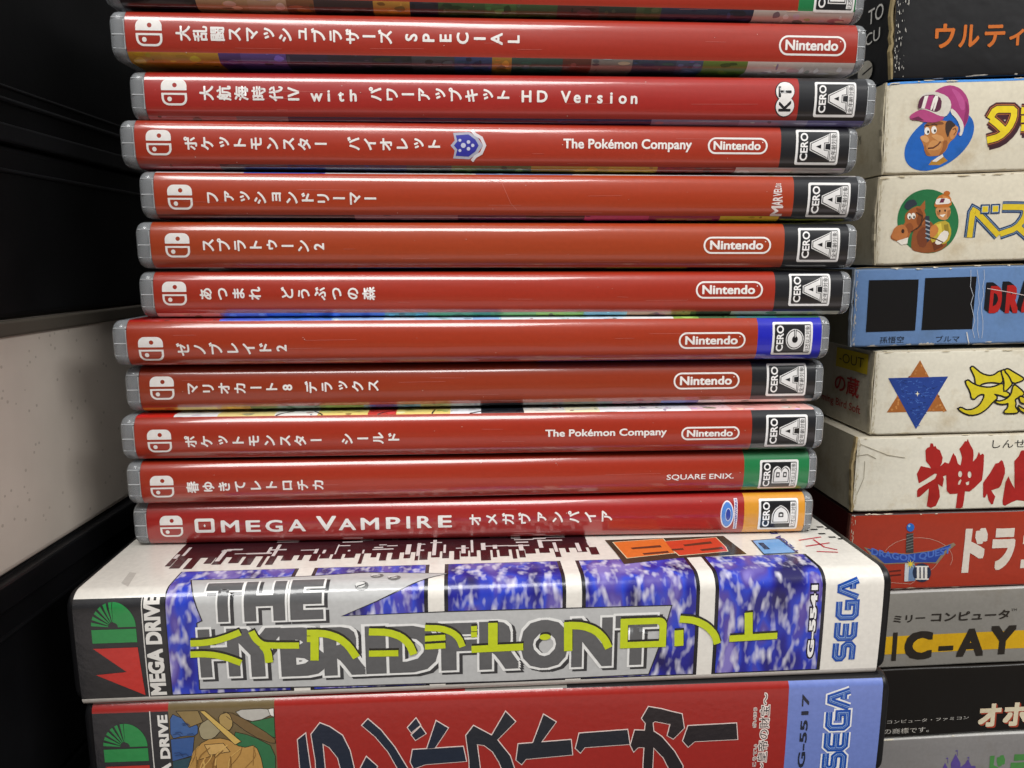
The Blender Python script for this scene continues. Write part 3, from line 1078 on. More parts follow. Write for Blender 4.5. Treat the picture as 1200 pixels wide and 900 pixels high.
def hybrid_case():
    root = empty('cartridge_case', (-94.41, 142.6, H - 69.27 - T2), math.radians(4.0), 0,
                 'wide cartridge case with blue and silver spine and lime lettering, under the red stack', 'cartridge case', 'wide black cartridge cases under the red stack')
    F = Face(root, P2)
    wide_shell(root)
    XA, XB = 1.7, 179.6
    pr = Print(P2)
    st = P2.t - P2.rt
    s_art = F.pxs(420, 664.5)[1]        # where art meets the white cover
    s_dk = st + P2.Lt * .42
    s_low = P2.rb + .1
    xd = F.px(170, 760)[0]
    xart = F.px(196, 760)[0]
    xw = F.px(965, 730)[0]
    DK = '2c2c2e'
    # white cover top, pale strip along the bottom
    pr.add(rect(XA, s_art, XB, P2.s_top + 116), 'ded9d0', 0)
    pr.add(rect(XA, P2.s_bot - 60, XB, s_low), 'c9c3bb', 0)
    pr.add(rect(XA, s_low, xart, s_dk), DK, 0)
    pr.add(rect(XA, s_dk, xart, s_art), 'ded9d0', 0)
    pr.add(rect(xart, s_low, xw, s_art), '1e1e24', 0)
    pr.add(rect(xw, s_low, XB, s_art), 'e4dfd6', 0)
    pr.add(stroke([(xd, s_low), (xd, s_dk)], .22), 'd8d4ce', 1)
    # picture panels between white bars
    bars = [351.5, 512, 672, 826.5]
    edges = [xart + .35]
    for b in bars:
        bu = F.px(b, 755)[0]
        pr.add(rect(bu - 1.75, s_low, bu + 1.75, s_art), 'e4dfd6', 1)
        edges += [bu - 2.6, bu + 2.6]
    edges.append(xw - .85)
    for i in range(0, len(edges), 2):
        pr.add(rect(edges[i], s_low + .35, edges[i + 1], s_art - .3), 'ffffff', 2, 1)
    # ragged dark silhouette on the cover top
    rnd = random.Random(3)
    u = F.pxs(205, 652)[0]
    ue = F.pxs(690, 640)[0]
    MAR = '35161c'
    pr.add(rect(u, s_art + 7.5, ue, P2.s_top + 70), MAR, 1)
    while u < ue:
        w = rnd.uniform(.8, 2.6)
        pr.add(rect(u, s_art + rnd.uniform(.6, 5.2), u + w, s_art + 7.6), MAR, 1.5)
        if rnd.random() < .6:
            pr.add(rect(u + .2, s_art + rnd.uniform(5, 9), u + rnd.uniform(.5, 1.4), s_art + rnd.uniform(9.5, 15)), 'd8cfcc', 2)
        u += w + rnd.uniform(.15, 1.9)
    for _ in range(40):
        a = rnd.uniform(F.pxs(240, 645)[0], ue - 6)
        b = s_art + rnd.uniform(8, 19)
        pr.add(rect(a, b, a + rnd.uniform(1, 6), b + rnd.uniform(.3, .9)), 'cfc4c2', 2.4 + rnd.random() * .4)
    # orange block letters with a pale rim
    t5 = lambda pts: [F.pxs(660 + x / 4, 620 + y / 4) for x, y in pts]
    pr.add(poly(t5([(195, 55), (750, 35), (860, 120), (530, 140), (285, 168), (250, 120)])), '2c3428', 3)
    for pts, c in (([(235, 66), (468, 50), (522, 116), (300, 140)], 'd8702e'), ([(478, 62), (715, 44), (760, 88), (770, 108), (545, 128), (500, 90)], 'c8452a')):
        q = t5(pts)
        pr.add(stroke(q, .42, True), 'e6d8b4', 4).add(poly(q), c, 4.5)
    for pts in ([(315, 92), (455, 80), (462, 90), (325, 100)], [(370, 118), (490, 107), (498, 116), (380, 126)], [(560, 78), (690, 62), (700, 72), (572, 86)], [(640, 100), (742, 88), (752, 98), (650, 108)], [(505, 98), (560, 94), (566, 102), (512, 106)]):
        pr.add(poly(t5(pts)), '5a3424', 5)
    # small print at the right of the cover
    pr.add(poly([F.pxs(*p) for p in ((880, 634), (915, 631.5), (936, 649), (895, 651))]), '20304a', 3)
    pr.add(poly([F.pxs(*p) for p in ((882, 634.6), (912, 632.5), (932, 648.3), (895.5, 650))]), '6f9fd4', 4)
    a, b = F.pxs(896, 645), F.pxs(906, 637)
    pr.add(rect(a[0], a[1], a[0] + 1.4, a[1] + 4.2), '1c2c50', 5)
    p = F.pxs(927, 647)
    pr.add(fit('MEGA D', p[0], p[1], p[0] + 1.9, p[1] + 14, .03, True), '3a3c86', 3)
    RDS = 'c0404a'
    for q in ([(936, 634), (962, 630)], [(944, 641), (972, 637)], [(957, 647), (982, 648)], [(953, 633), (966, 642), (981, 645)]):
        pr.add(stroke([F.pxs(*p) for p in q], .5), RDS, 3)
    for q in ((951, 622), (960, 627), (968, 621), (972, 631), (983, 633), (958, 619), (940, 623)):
        p = F.pxs(*q)
        pr.add(rect(p[0], p[1], p[0] + 1.8, p[1] + .8), '2a2a2c', 3)
    pr.add(poly([F.pxs(*p) for p in ((142, 684), (150, 688), (160, 672), (152, 671))]), 'c4beb6', 1)
    ins = pr.build('cover_insert', [M['film2'], M['bokeh']], root, .10)
    # maker logo block at the left
    pr = Print(P2)
    g0, g1 = F.pxs(134, 753), F.pxs(134, 705.5)
    r0, r1 = F.px(138, 816), F.px(138, 759)
    md_logo(pr, F.px(109, 755)[0], F.px(161.5, 755)[0], g0[1], g1[1], r0[1], r1[1])
    pr.build('console_emblem', M['film2'], ins)
    pr = Print(P2)
    upward(pr, F, 'MEGA DRIVE', (177, 815), (189, 696.5), 'e2ded8', 2, .045)
    pr.build('console_lettering', M['film2'], ins)
    # silver wedge with the english title
    pr = Print(P2)
    SIL = 'b9b9b8'
    wedge = [(231, 730), (237, 727), (229, 706), (224, 681), (300, 679), (375, 675.5), (430, 672), (526, 673), (470, 691), (401, 721.5), (520, 716.5), (640, 713), (787, 709), (774, 752), (760, 790), (600, 798), (400, 804), (234, 807.5)]
    WP = [F.pxs(*p) for p in wedge]
    pr.add(poly(WP), SIL, 3)
    pr.add(stroke(WP, .25, True), '2a2a30', 4)

    def letters(items):
        for ch, a, b in items:
            p, q = F.pxs(*a), F.pxs(*b)
            for bold, c, ly, dx, dy in ((.085, '3a3a3c', 4, .75, -.55), (.085, 'e6e5e2', 5, 0, 0), (.05, '5d5d5e', 6, 0, 0)):
                pr.add(fit(ch, p[0] + dx, p[1] + dy, q[0] + dx, q[1] + dy, bold, False, .02), c, ly)
    letters([('T', (243, 727), (284, 685)), ('H', (289, 726), (335, 683)), ('E', (343, 724), (379, 681))])
    letters([('H', (238, 791), (277, 738)), ('Y', (277, 791), (327, 737)), ('B', (333, 790), (377, 736)), ('R', (383, 789), (425, 735.5)), ('I', (433, 787), (448, 735)),
             ('D', (459, 786), (511, 734)), ('F', (520, 783), (556, 731)), ('R', (564, 782), (606, 729)), ('O', (612, 781), (664, 727)), ('N', (671, 779), (716, 725)), ('T', (722, 777), (768, 722))])
    for a, b in ((322, 689), (343, 673), (424, 687), (442, 676), (462, 678)):
        if a > 400:
            p = F.pxs(a, b)
            pr.add(poly(circ(p[0], p[1], 1.5, 1.1, 10)), '6d6d6c', 5)
            pr.add(poly(circ(p[0] - .3, p[1] + .25, 1.1, .7, 10)), 'cfcfcc', 6)
            pr.add(stroke([(p[0] - 1.0, p[1] - .2), (p[0] + .9, p[1] + .4)], .25), '3c3c3c', 7)
    pr.build('title_plate', M['film2'], ins)
    pr = Print(P2)
    LIME = 'c0cc1c'
    KANA = [([(223.7, 753), (238, 752.5), (252, 750.5), (267, 746), (282, 740)], 7), ([(223.7, 766), (238, 765.5), (252, 766.5), (267, 770), (283, 776)], 7),
            ([(295, 739), (300, 748), (307, 754), (316, 755.5), (351, 755.5)], 7), ([(308, 755), (314, 762), (316, 775.5)], 8),
            ([(360, 740.5), (367, 740.5)], 6.5), ([(360, 748), (367, 748)], 6.5), ([(369, 737), (369, 773)], 8.5), ([(370, 741), (384, 742), (398, 747), (409, 756), (418, 769.5)], 8),
            ([(432.5, 739.5), (455, 740), (470, 745), (480, 754), (485, 766)], 8), ([(432.5, 765), (467, 764.5)], 7),
            ([(498, 735), (517, 735.5), (530, 740), (538, 747), (542, 757)], 7), ([(498, 747.5), (522, 746)], 6.5), ([(498, 757), (522, 755.5)], 6.5),
            ([(552, 736), (559, 735.5)], 6), ([(552, 743), (559, 742.5)], 6), ([(552.5, 760), (613, 757)], 8), ([(577.5, 729), (577.5, 757)], 10),
            ([(665.5, 728), (665.5, 762)], 9), ([(666, 732), (683, 732.5), (698, 738), (708, 748), (713, 758.5)], 8.5),
            ([(796, 724.5), (814, 726), (828, 733), (837, 743), (840, 753.5)], 8), ([(795, 737.5), (795, 756)], 10),
            ([(854, 747.5), (910, 744)], 7.5), ([(876.5, 717), (876.5, 745)], 9)]
    for i, (pts, w) in enumerate(KANA):
        pts = smooth(pts, 1, False) if len(pts) > 2 else pts
        loc = [F.px(*p) for p in pts]
        mm = w * .208
        pr.add(stroke([(x + .12, y + .5) for x, y in loc], mm), '23231c', 7 + i * .02)
        pr.add(stroke(loc, mm), LIME, 8 + i * .02)
    for dx, dy, c, ly in ((.12, .5, '23231c', 7), (0, 0, LIME, 8)):
        p, q = F.px(726, 759), F.px(781, 722.5)
        pr.add(poly(rr_pts(p[0] + dx, p[1] + dy, q[0] + dx, q[1] + dy, (.1, .1, 1.8, .1)), rr_pts(p[0] + 1.7 + dx, p[1] + 1.5 + dy, q[0] - 1.6 + dx, q[1] - 1.5 + dy, (.1, .1, .8, .1))), c, ly)
        p = F.px(638.5, 745.5)
        pr.add(poly(circ(p[0] + dx, p[1] + dy, 1.25, .72)), c, ly)
    pr.build('title_lettering', M['film2'], ins)
    pr = Print(P2)
    upward(pr, F, 'G-5541', (943.5, 772), (959.5, 683), '15122e', 3, .11)
    upward(pr, F, 'G-5541', (945, 770), (958, 685), 'f2efec', 4, .045)
    pr.build('serial_lettering', M['film2'], ins)
    pr = Print(P2)
    p, q = F.pxs(976, 774), F.pxs(1006, 678)
    sega(pr, F, p[0], p[1], q[0], q[1], '0f4aa4', None, 'a9c4e4')
    pr.build('maker_mark', M['film2'], ins)


hybrid_case()


def stalker_case():
    root = empty('cartridge_case', (-93.6, 143.4, H - 69.35 - 2 * T2), math.radians(3.3), 0,
                 'wide cartridge case with red spine, black outlined lettering and a lilac end panel', 'cartridge case', 'wide black cartridge cases under the red stack')
    F = Face(root, Prof(T2, 2.0, 1.6, .25))
    P3 = F.prof
    wide_shell(root)
    XA, XB = 2.2, 179.8
    pr = Print(P3)
    st = P3.t - P3.rt
    s1 = st + P3.Lt * .55
    xart = F.px(199, 860)[0]
    xred = F.px(323, 860)[0]
    xbl = F.px(922, 850)[0]
    pr.add(rect(XA, -.2, xart, st - .2), '2d2d30', 0)
    pr.add(rect(XA, st - .2, xart, s1), '9c2a26', 0)
    pr.add(rect(xart, -.2, xred, s1), '6a5a3c', 0)
    pr.add(rect(xred, -.2, xbl, s1), '98241e', 0)
    pr.add(rect(xbl, -.2, XB, s1), '6d7fc0', 0)
    a, b = F.px(545, 820)[0], F.px(665, 815)[0]
    for x0, x1, c in ((XA, F.px(250, 830)[0], '9c2a24'), (F.px(250, 830)[0], F.px(258, 830)[0], '28402c'), (F.px(258, 830)[0], a, '8f211e'), (a, b, '84827c'), (b, XB, '1c1c1e')):
        pr.add(rect(x0, s1 + .12, x1, P3.s_top + 116), c, 0)
    pr.add(rect(XA, s1, F.px(660, 815)[0], s1 + .12), 'cfc8c2', 0)
    pr.add(rect(F.px(660, 815)[0], s1, XB, s1 + .12), '3a3634', 0)
    pr.add(rect(XA, P3.s_bot - 60, XB, -.2), '8f8a86', 0)
    pr.add(stroke([(F.px(177.5, 860)[0], 0), (F.px(177.5, 860)[0], st)], .22), 'd8d4ce', 1)
    # painted picture: plain cloth and foliage shapes
    rnd = random.Random(5)
    for pts, c, ly in (
            ([(199, 836), (214, 842), (232, 848), (232, 862), (215, 862), (199, 866)], '3c5f96', 1), ([(199, 866), (228, 863), (226, 885), (199, 892)], '34568e', 1),
            ([(199, 892), (226, 886), (240, 930), (199, 930)], '2c4a55', 1), ([(206, 832), (232, 833), (238, 846), (222, 852)], '8a7448', 2), ([(232, 850), (248, 840), (262, 852), (250, 866), (236, 866)], '9a8f70', 2),
            ([(234, 833), (240, 833), (283, 868), (276, 872)], 'c9a85a', 4), ([(256, 838), (268, 834), (274, 848), (268, 857), (258, 850)], 'a68a52', 3),
            ([(274, 832), (315, 830), (322, 836), (300, 846), (284, 842)], 'b4b0a8', 2), ([(314, 831), (323, 829), (323, 840), (317, 838)], 'dedad2', 3),
            ([(290, 846), (323, 840), (323, 864), (304, 858)], '2c6a40', 2), ([(270, 856), (296, 862), (323, 876), (323, 920), (290, 900)], '2f6a44', 1.6),
            ([(258, 834), (276, 836), (323, 864), (323, 872), (296, 862)], '6f5836', 2.6), ([(224, 884), (240, 866), (264, 864), (284, 876), (300, 872), (308, 892), (312, 930), (216, 930)], 'b58a4a', 3),
            ([(240, 872), (262, 870), (270, 880), (246, 884)], 'c8a060', 4), ([(232, 890), (252, 884), (258, 930), (230, 930)], '9a7038', 4)):
        pp = [F.px(*p) for p in pts]
        pp = [(min(max(x, xart + .1), xred - .1), min(y, st - .2)) for x, y in pp]
        pp = smooth(pp, 1) if len(pp) > 4 else pp
        pr.add(poly(pp), c, ly)
        pr.add(stroke(pp, .13, True), '2e2618', ly + .4)
    for k_ in range(16):
        a_ = rnd.uniform(222, 300)
        b_ = rnd.uniform(872, 890)
        q_ = smooth([(a_, b_), (a_ + rnd.uniform(-14, 4), b_ + 10), (a_ + rnd.uniform(-18, 2), b_ + 24)], 2, False)
        pr.add(stroke([F.px(*p) for p in q_], rnd.uniform(.1, .3)), rnd.choice(['7a5628', 'd0a860', 'c89c56', '8a6430']), 5 + rnd.random() * .5)
    for k_ in range(8):
        a_ = rnd.uniform(202, 222)
        b_ = rnd.uniform(842, 885)
        pr.add(stroke([F.px(a_, b_), F.px(a_ + 6, b_ - 1), F.px(a_ + 9, b_ + 1.5)], .12), '1e3460', 5.6)
    ins = pr.build('cover_insert', M['film2'], root, .10)
    pr = Print(P3)
    g0, g1 = F.px(147, 892), F.px(147, 848)
    md_logo(pr, F.px(121, 870)[0], F.px(173, 870)[0], g0[1], g1[1], max(.4, g0[1] - 12.8), g0[1] - 1.1)
    pr.build('console_emblem', M['film2'], ins)
    pr = Print(P3)
    p, q = F.px(184, 838), F.px(196, 838)
    pr.add(fit('MEGA DRIVE', p[0], max(.5, p[1] - 22.5), q[0], p[1], .045, True), 'e2ded8', 2)
    pr.build('console_lettering', M['film2'], ins)
    pr = Print(P3)
    # brush lettering, outlines in quarter pixels of the photograph measured from (480, 750)
    BRUSH = [[(-523, 465), (-488, 437), (-465, 600), (-470, 700), (-505, 700), (-512, 600)],
             [(-460, 440), (-420, 388), (-375, 405), (-315, 445), (-280, 515), (-258, 610), (-270, 700), (-320, 750), (-320, 610), (-335, 550), (-375, 500), (-408, 482), (-395, 620), (-395, 740), (-430, 740), (-440, 560)],
             [(-222, 398), (-195, 370), (-135, 420), (-70, 500), (-10, 600), (0, 690), (-60, 750), (-50, 680), (-55, 600), (-100, 520), (-160, 450)], [(-230, 600), (-202, 545), (-152, 590), (-180, 660), (-220, 680)],
             [(15, 512), (250, 497), (265, 565), (75, 580), (20, 600), (5, 570)], [(82, 506), (125, 378), (180, 410), (118, 503)], [(-8, 408), (30, 366), (50, 396), (8, 430)], [(10, 442), (52, 404), (75, 436), (28, 466)],
             [(265, 445), (300, 400), (385, 445), (450, 335), (495, 380), (410, 465), (470, 540), (490, 600), (500, 700), (430, 750), (440, 620), (420, 570), (390, 520), (350, 490), (315, 485), (330, 600), (330, 700), (285, 700), (280, 560)],
             [(510, 485), (755, 465), (762, 535), (545, 555), (525, 580), (500, 560)], [(578, 480), (628, 348), (685, 382), (615, 477)],
             [(795, 435), (1020, 418), (1030, 485), (820, 500), (800, 525), (778, 505)],
             [(1088, 365), (1120, 312), (1180, 322), (1230, 335), (1275, 345), (1285, 410), (1235, 460), (1208, 445), (1222, 392), (1150, 378), (1138, 385), (1142, 425), (1180, 450), (1240, 520), (1280, 590), (1270, 700), (1220, 750), (1225, 620), (1190, 550), (1142, 500),
              (1137, 600), (1140, 750), (1100, 750), (1095, 590), (1100, 500), (1070, 500), (1050, 520), (1035, 490), (1055, 420), (1102, 422), (1106, 388)],
             [(1305, 400), (1530, 388), (1535, 462), (1335, 472), (1305, 498), (1280, 470)]]
    for i, bp_ in enumerate(BRUSH):
        q = [F.px(480 + x / 4, 750 + y / 4) for x, y in bp_]
        q = [(x, max(y, .4)) for x, y in q]
        m_ = sum(p[0] for p in bp_) / len(bp_)
        pr.add(stroke(q, .42, True), 'e2cdc6', 2 + i * .02).add(poly(q), '1b2434' if m_ < 150 else '241f22' if m_ > 900 else '20242c', 4)
    pr.build('title_lettering', M['film2'], ins)
    pr = Print(P3)
    x0, x1 = F.px(889, 860)[0], F.px(900, 860)[0]
    top = F.px(893, 812.5)[1]
    for bold, c, ly in ((.075, 'e8d8d0', 2), (.0, '1d2126', 3)):
        pr.add(fit('～皇帝の財宝～', x0, top - 20.5, x1, top, bold, True, .0), c, ly)
    for body, ya, yb in (('ざいほう', 852, 829), ('こうてい', 898, 872)):
        p, q = F.px(881.5, ya), F.px(887, yb)
        for bold, c, ly in ((.09, 'e0cfc8', 2), (.0, '2a2426', 3)):
            pr.add(fit(body, p[0], p[1], q[0], q[1], bold, True, 0.), c, ly)
    pr.build('subtitle_lettering', M['film2'], ins)
    pr = Print(P3)
    p, q = F.px(934, 900), F.px(949, 813)
    pr.add(fit('G-5517', p[0], p[1], q[0], q[1], .03, True), '1f2433', 2)
    pr.build('serial_lettering', M['film2'], ins)
    pr = Print(P3)
    p, q = F.px(964, 903), F.px(997, 808)
    sega(pr, F, p[0], p[1], q[0], q[1], '0f4aa4', 'e8e6e4', 'a9c4e4', 3)
    pr.build('maker_mark', M['film2'], ins)


stalker_case()


def lower_case(i, dx, yaw, label):
    root = empty('cartridge_case', (-93.4 + dx, 144.0, H - 69.35 - (3 + i) * T2 - .03 * i), math.radians(yaw), 0, label, 'cartridge case', 'wide black cartridge cases under the red stack')
    P3 = Prof(T2 - .1, 2.0, 1.6)
    wide_shell(root, T2 - .1)
    pr = Print(P3)
    pr.add(rect(2, P3.s_bot - 90, 180, P3.s_top + 116), '3a3a40', 0)
    pr.build('cover_insert', M['film2'], root, .10)


lower_case(0, 0.2, 3.0, 'plain black cartridge case lying directly beneath the red-spined wide case')
lower_case(1, -0.4, 3.6, 'plain wide black cartridge case resting on the shelf at the foot of the stack')


# ------------------------------------------------------------------ cartons of the right-hand stack
def carton(label, xl, z0, t, ry, yaw, front, side, top, mat, W=142, D=98, edge_worn=True, yf=208.0, chip='d8cfb8', seed=1, lipw=.6, lipc='b0a68e'):
    """card box: body, tuck flap at its left end, printed sleeve on the faces"""
    root = empty('game_box', (xl, yf, z0), math.radians(yaw), math.radians(ry), label, 'game box', 'cardboard game boxes in the right stack')
    rnd = random.Random(seed)
    P = Prof(t, .8, .8)
    P.dent = (.32, seed * 1.7)
    bm = bmesh.new()
    bm_box(bm, .5, W - .25, 1.0, D, .6, t - .6, .5, 2)
    from_bm('card_core', bm, M['kraft'], root)
    pr = Print(P)
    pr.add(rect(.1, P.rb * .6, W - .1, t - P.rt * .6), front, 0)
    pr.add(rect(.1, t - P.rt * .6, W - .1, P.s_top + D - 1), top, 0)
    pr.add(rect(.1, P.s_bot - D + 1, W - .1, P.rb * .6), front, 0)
    sl = pr.build('printed_sleeve', mat, root, .0)
    # left end panel, turned to face -X
    bm = bmesh.new()
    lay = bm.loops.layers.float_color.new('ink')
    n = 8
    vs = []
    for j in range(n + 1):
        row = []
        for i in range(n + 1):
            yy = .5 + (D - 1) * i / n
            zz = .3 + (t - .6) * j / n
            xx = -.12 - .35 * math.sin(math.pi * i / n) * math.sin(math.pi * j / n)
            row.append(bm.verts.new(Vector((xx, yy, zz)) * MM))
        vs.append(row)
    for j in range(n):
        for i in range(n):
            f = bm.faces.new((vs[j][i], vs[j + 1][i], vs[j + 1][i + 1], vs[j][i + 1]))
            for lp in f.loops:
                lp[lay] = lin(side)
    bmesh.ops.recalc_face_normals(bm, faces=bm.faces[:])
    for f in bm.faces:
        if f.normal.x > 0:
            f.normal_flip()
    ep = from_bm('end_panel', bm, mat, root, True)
    # ragged edge of the tuck flap standing a little proud of the corner
    bm = bmesh.new()
    m = 14
    ring = []
    for j in range(m + 1):
        zz = .2 + (t - .4) * j / m
        bow = -.15 - lipw * math.sin(math.pi * j / m) * rnd.uniform(.5, 1) - rnd.uniform(0, .22) * lipw
        th = rnd.uniform(.28, .5) * (.4 + lipw)
        y0 = .35 + rnd.uniform(-.12, .12)
        ring.append([bm.verts.new(Vector(p) * MM) for p in ((bow, y0, zz), (bow + th, y0 - .12, zz), (.12, y0 + 1.1, zz), (bow - .02, y0 + 1.3, zz))])
    for a, b in zip(ring, ring[1:]):
        for i in range(4):
            j = (i + 1) % 4
            bm.faces.new((a[i], a[j], b[j], b[i]))
    bm.faces.new(ring[0])
    bm.faces.new(list(reversed(ring[-1])))
    bmesh.ops.recalc_face_normals(bm, faces=bm.faces[:])
    lay = bm.loops.layers.float_color.new('ink')
    for f in bm.faces:
        g = rnd.uniform(.8, 1.15)
        for lp in f.loops:
            lp[lay] = (*[v * g for v in lin(lipc)[:3]], 1)
    from_bm('tuck_flap_edge', bm, M['card'], root, False)
    # worn spots where the print has rubbed off the edges
    if edge_worn:
        pr = Print(P)
        for _ in range(15):
            a = abs(rnd.gauss(0, 26)) % 60
            hi = rnd.random() < .5
            s = (t - P.rt * .5 if hi else P.rb * .5) + rnd.gauss(0, .16)
            w = rnd.uniform(.2, 2.4)
            pts = [(a + w * math.cos(q) * rnd.uniform(.6, 1), s + rnd.uniform(.05, .2) * math.sin(q)) for q in [i * math.pi / 5 for i in range(10)]]
            pr.add(poly(pts), chip, 6 + rnd.random() * .5)
        for _ in range(70):
            s = rnd.uniform(.5, t - .5)
            a = .2 + abs(rnd.gauss(0, .35 if front != BLK else 1.3))
            r = rnd.uniform(.02, .11)
            k_ = rnd.uniform(2, 9)
            pts = [(a + r * math.cos(q) * rnd.uniform(.5, 1), s + k_ * r * math.sin(q) * rnd.uniform(.6, 1.2)) for q in [i * math.pi / 4 for i in range(8)]]
            pr.add(poly(pts), chip, 6.6 + rnd.random() * .5)
        pr.build('worn_edge', M['card'], sl, .02)
    return root, Face(root, P), P, sl, ep


def side_print(root, ep, items, mat, D=98):
    """items: (shape in (depth from front measured leftwards, z)) printed on the end panel"""
    bm = bmesh.new()
    lay = bm.loops.layers.float_color.new('ink')
    for sh, col, ly in items:
        vs = [bm.verts.new(Vector((-.55 - .03 * (ly + (v[2] if len(v) > 2 else 0)), -v[0], v[1])) * MM) for v in sh[0]]
        for f in sh[1]:
            try:
                fc = bm.faces.new([vs[i] for i in f])
            except ValueError:
                continue
            fc.normal_update()
            if fc.normal.x > 0:
                fc.normal_flip()
            for lp in fc.loops:
                lp[lay] = lin(col)
    return from_bm('end_lettering', bm, mat, ep)


CREAM = 'dad2bd'
YAW = 3.0
bz = lambda z: H + z
BLK = '101013'

# F0 black box, top of the stack
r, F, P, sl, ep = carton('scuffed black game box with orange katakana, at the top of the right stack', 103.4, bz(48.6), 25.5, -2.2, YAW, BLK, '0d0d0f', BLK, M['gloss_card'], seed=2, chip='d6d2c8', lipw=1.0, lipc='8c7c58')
pr = Print(P)
for ch, a, b in (('ウ', (1094, 57), (1119, 28)), ('ル', (1122, 56), (1148, 29)), ('テ', (1152, 56), (1178, 29)), ('ィ', (1181, 54), (1200, 34)), ('マ', (1204, 54), (1232, 28))):
    p, q = F.px(*a), F.px(*b)
    pr.add(fit(ch, p[0], p[1], q[0], q[1], .03), 'c9691f', 2)
pr.build('title_lettering', M['gloss_card'], sl, .02)
side_print(r, ep, [(fit('TO', -13, 17.5, -5.2, 21.5, .0), 'bdbab4', 1), (fit('CU', -14, 12.2, -6.5, 15.4, .0), 'bdbab4', 1), (poly(circ(-13.6, 5.2, 4.0, 3.0)), '9a968c', 1),
                   (stroke([(-15, 4.8), (-9.8, 5.8)], .45), '1a1a1a', 2), (fit('ACE', -15, .9, -9, 2.0, .0), '8f8b84', 1)], M['gloss_card'])

# F1 cream box with the jockey cap
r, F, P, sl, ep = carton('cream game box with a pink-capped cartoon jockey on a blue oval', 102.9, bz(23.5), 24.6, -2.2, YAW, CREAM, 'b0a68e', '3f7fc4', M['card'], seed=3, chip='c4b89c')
pr = Print(P)
pr.add(rect(.3, P.t - .75, 141, P.t - .35), '3f86d0', 1)
ell = []
for i in range(32):
    a = i * 2 * math.pi / 32
    x, y = 46 * math.cos(a), 28 * math.sin(a)
    c_, s_ = math.cos(-.62), math.sin(-.62)
    ell.append((1100 + x * c_ - y * s_, 165 + x * s_ + y * c_))
J = lambda pts: poly([F.px(*p) for p in (smooth(pts, 1) if len(pts) > 5 else pts)])
z7 = lambda pts: J([(1050 + x / 7.5, 90 + y / 7.5) for x, y in pts])
pr.add(J(ell), '1560b8', 2)
pr.add(z7([(280, 775), (310, 735), (400, 690), (450, 738), (380, 775)]), 'b07f2c', 3)
pr.add(z7([(312, 742), (350, 712), (405, 680), (412, 702), (350, 748)]), 'e4ddd4', 4)
pr.add(z7([(245, 400), (430, 380), (545, 440), (520, 530), (460, 580), (440, 640), (390, 690), (300, 700), (255, 690), (235, 590), (205, 540), (215, 520), (248, 520)]), 'b9793f', 4)
pr.add(z7([(300, 560), (360, 560), (400, 590), (380, 640), (310, 650), (260, 640)]), 'c98d52', 5)
pr.add(z7([(430, 400), (470, 380), (525, 430), (470, 470), (450, 545), (425, 470)]), '3a2a26', 5)
pr.add(z7([(480, 455), (515, 432), (545, 445), (520, 520), (475, 560), (462, 520)]), 'c98850', 6)
for cx, cy in ((268, 478), (328, 468)):
    pr.add(z7([(cx + 24 * math.cos(q), cy + 34 * math.sin(q)) for q in [i * math.pi / 8 for i in range(16)]]), 'ece7df', 6)
    pr.add(z7([(cx + 8 + 9 * math.cos(q), cy + 8 + 14 * math.sin(q)) for q in [i * math.pi / 6 for i in range(12)]]), '1a1614', 7)
pr.add(z7([(205, 535), (225, 515), (270, 522), (290, 560), (262, 585), (225, 565)]), 'd29a62', 6)
pr.add(stroke([F.px(1050 + x / 7.5, 90 + y / 7.5) for x, y in ((275, 628), (320, 625), (360, 600), (385, 570))], .35), '5a2a1c', 7)
pr.add(z7([(320, 140), (400, 90), (480, 75), (560, 105), (620, 180), (637, 280), (625, 380), (590, 450), (560, 520), (530, 505), (570, 470), (560, 400), (475, 280), (440, 180)]), 'a83a78', 7)
pr.add(z7([(475, 275), (520, 310), (575, 390), (590, 450), (570, 520), (545, 520), (560, 460), (530, 380), (470, 320)]), 'dcd6cc', 8)
pr.add(z7([(110, 345), (190, 295), (260, 290), (340, 330), (420, 350), (400, 385), (330, 405), (250, 400), (190, 385), (125, 380)]), 'b2447c', 8)
pr.add(z7([(125, 372), (190, 350), (240, 385), (180, 384)]), '6a2048', 9)
pr.add(z7([(185, 290), (195, 200), (230, 150), (330, 130), (440, 170), (478, 230), (470, 300), (430, 355), (370, 345), (300, 310), (240, 288)]), 'd8d2c6', 9)
pr.add(z7([(182, 285), (195, 205), (235, 165), (340, 158), (395, 200), (388, 290), (345, 315), (300, 300), (240, 280)]), '5a2440', 10)
pr.add(z7([(215, 278), (245, 172), (278, 168), (245, 282)]), 'ece7e0', 11)
pr.add(z7([(290, 295), (330, 166), (370, 175), (330, 305), (315, 300), (340, 210), (310, 296)]), 'ece7e0', 11)
pr.add(z7([(240, 282), (275, 172), (325, 166), (290, 292)]), 'a83a78', 10.6)
for pts, c in (([(470, 100), (540, 130), (590, 200), (600, 290), (560, 300), (530, 200)], 'b8508c'), ([(600, 200), (632, 280), (620, 380), (590, 440), (588, 360), (605, 290)], '8c2a62')):
    pr.add(z7(pts), c, 7.5)
for pts, c in (([(250, 590), (262, 640), (300, 690), (260, 688), (240, 640)], '9a5f2e'), ([(410, 560), (450, 560), (440, 630), (395, 685), (370, 690), (405, 630)], '965a2c'), ([(300, 520), (340, 505), (400, 520), (420, 560), (380, 575), (330, 545)], 'd0965c'), ([(250, 415), (300, 400), (400, 395), (420, 420), (330, 425), (255, 440)], '7a4a2a')):
    pr.add(z7(pts), c, 5.4)
pr.add(stroke([F.px(1050 + x / 7.5, 90 + y / 7.5) for x, y in ((490, 465), (515, 455), (522, 480), (500, 515))], .25), '7a4424', 7)
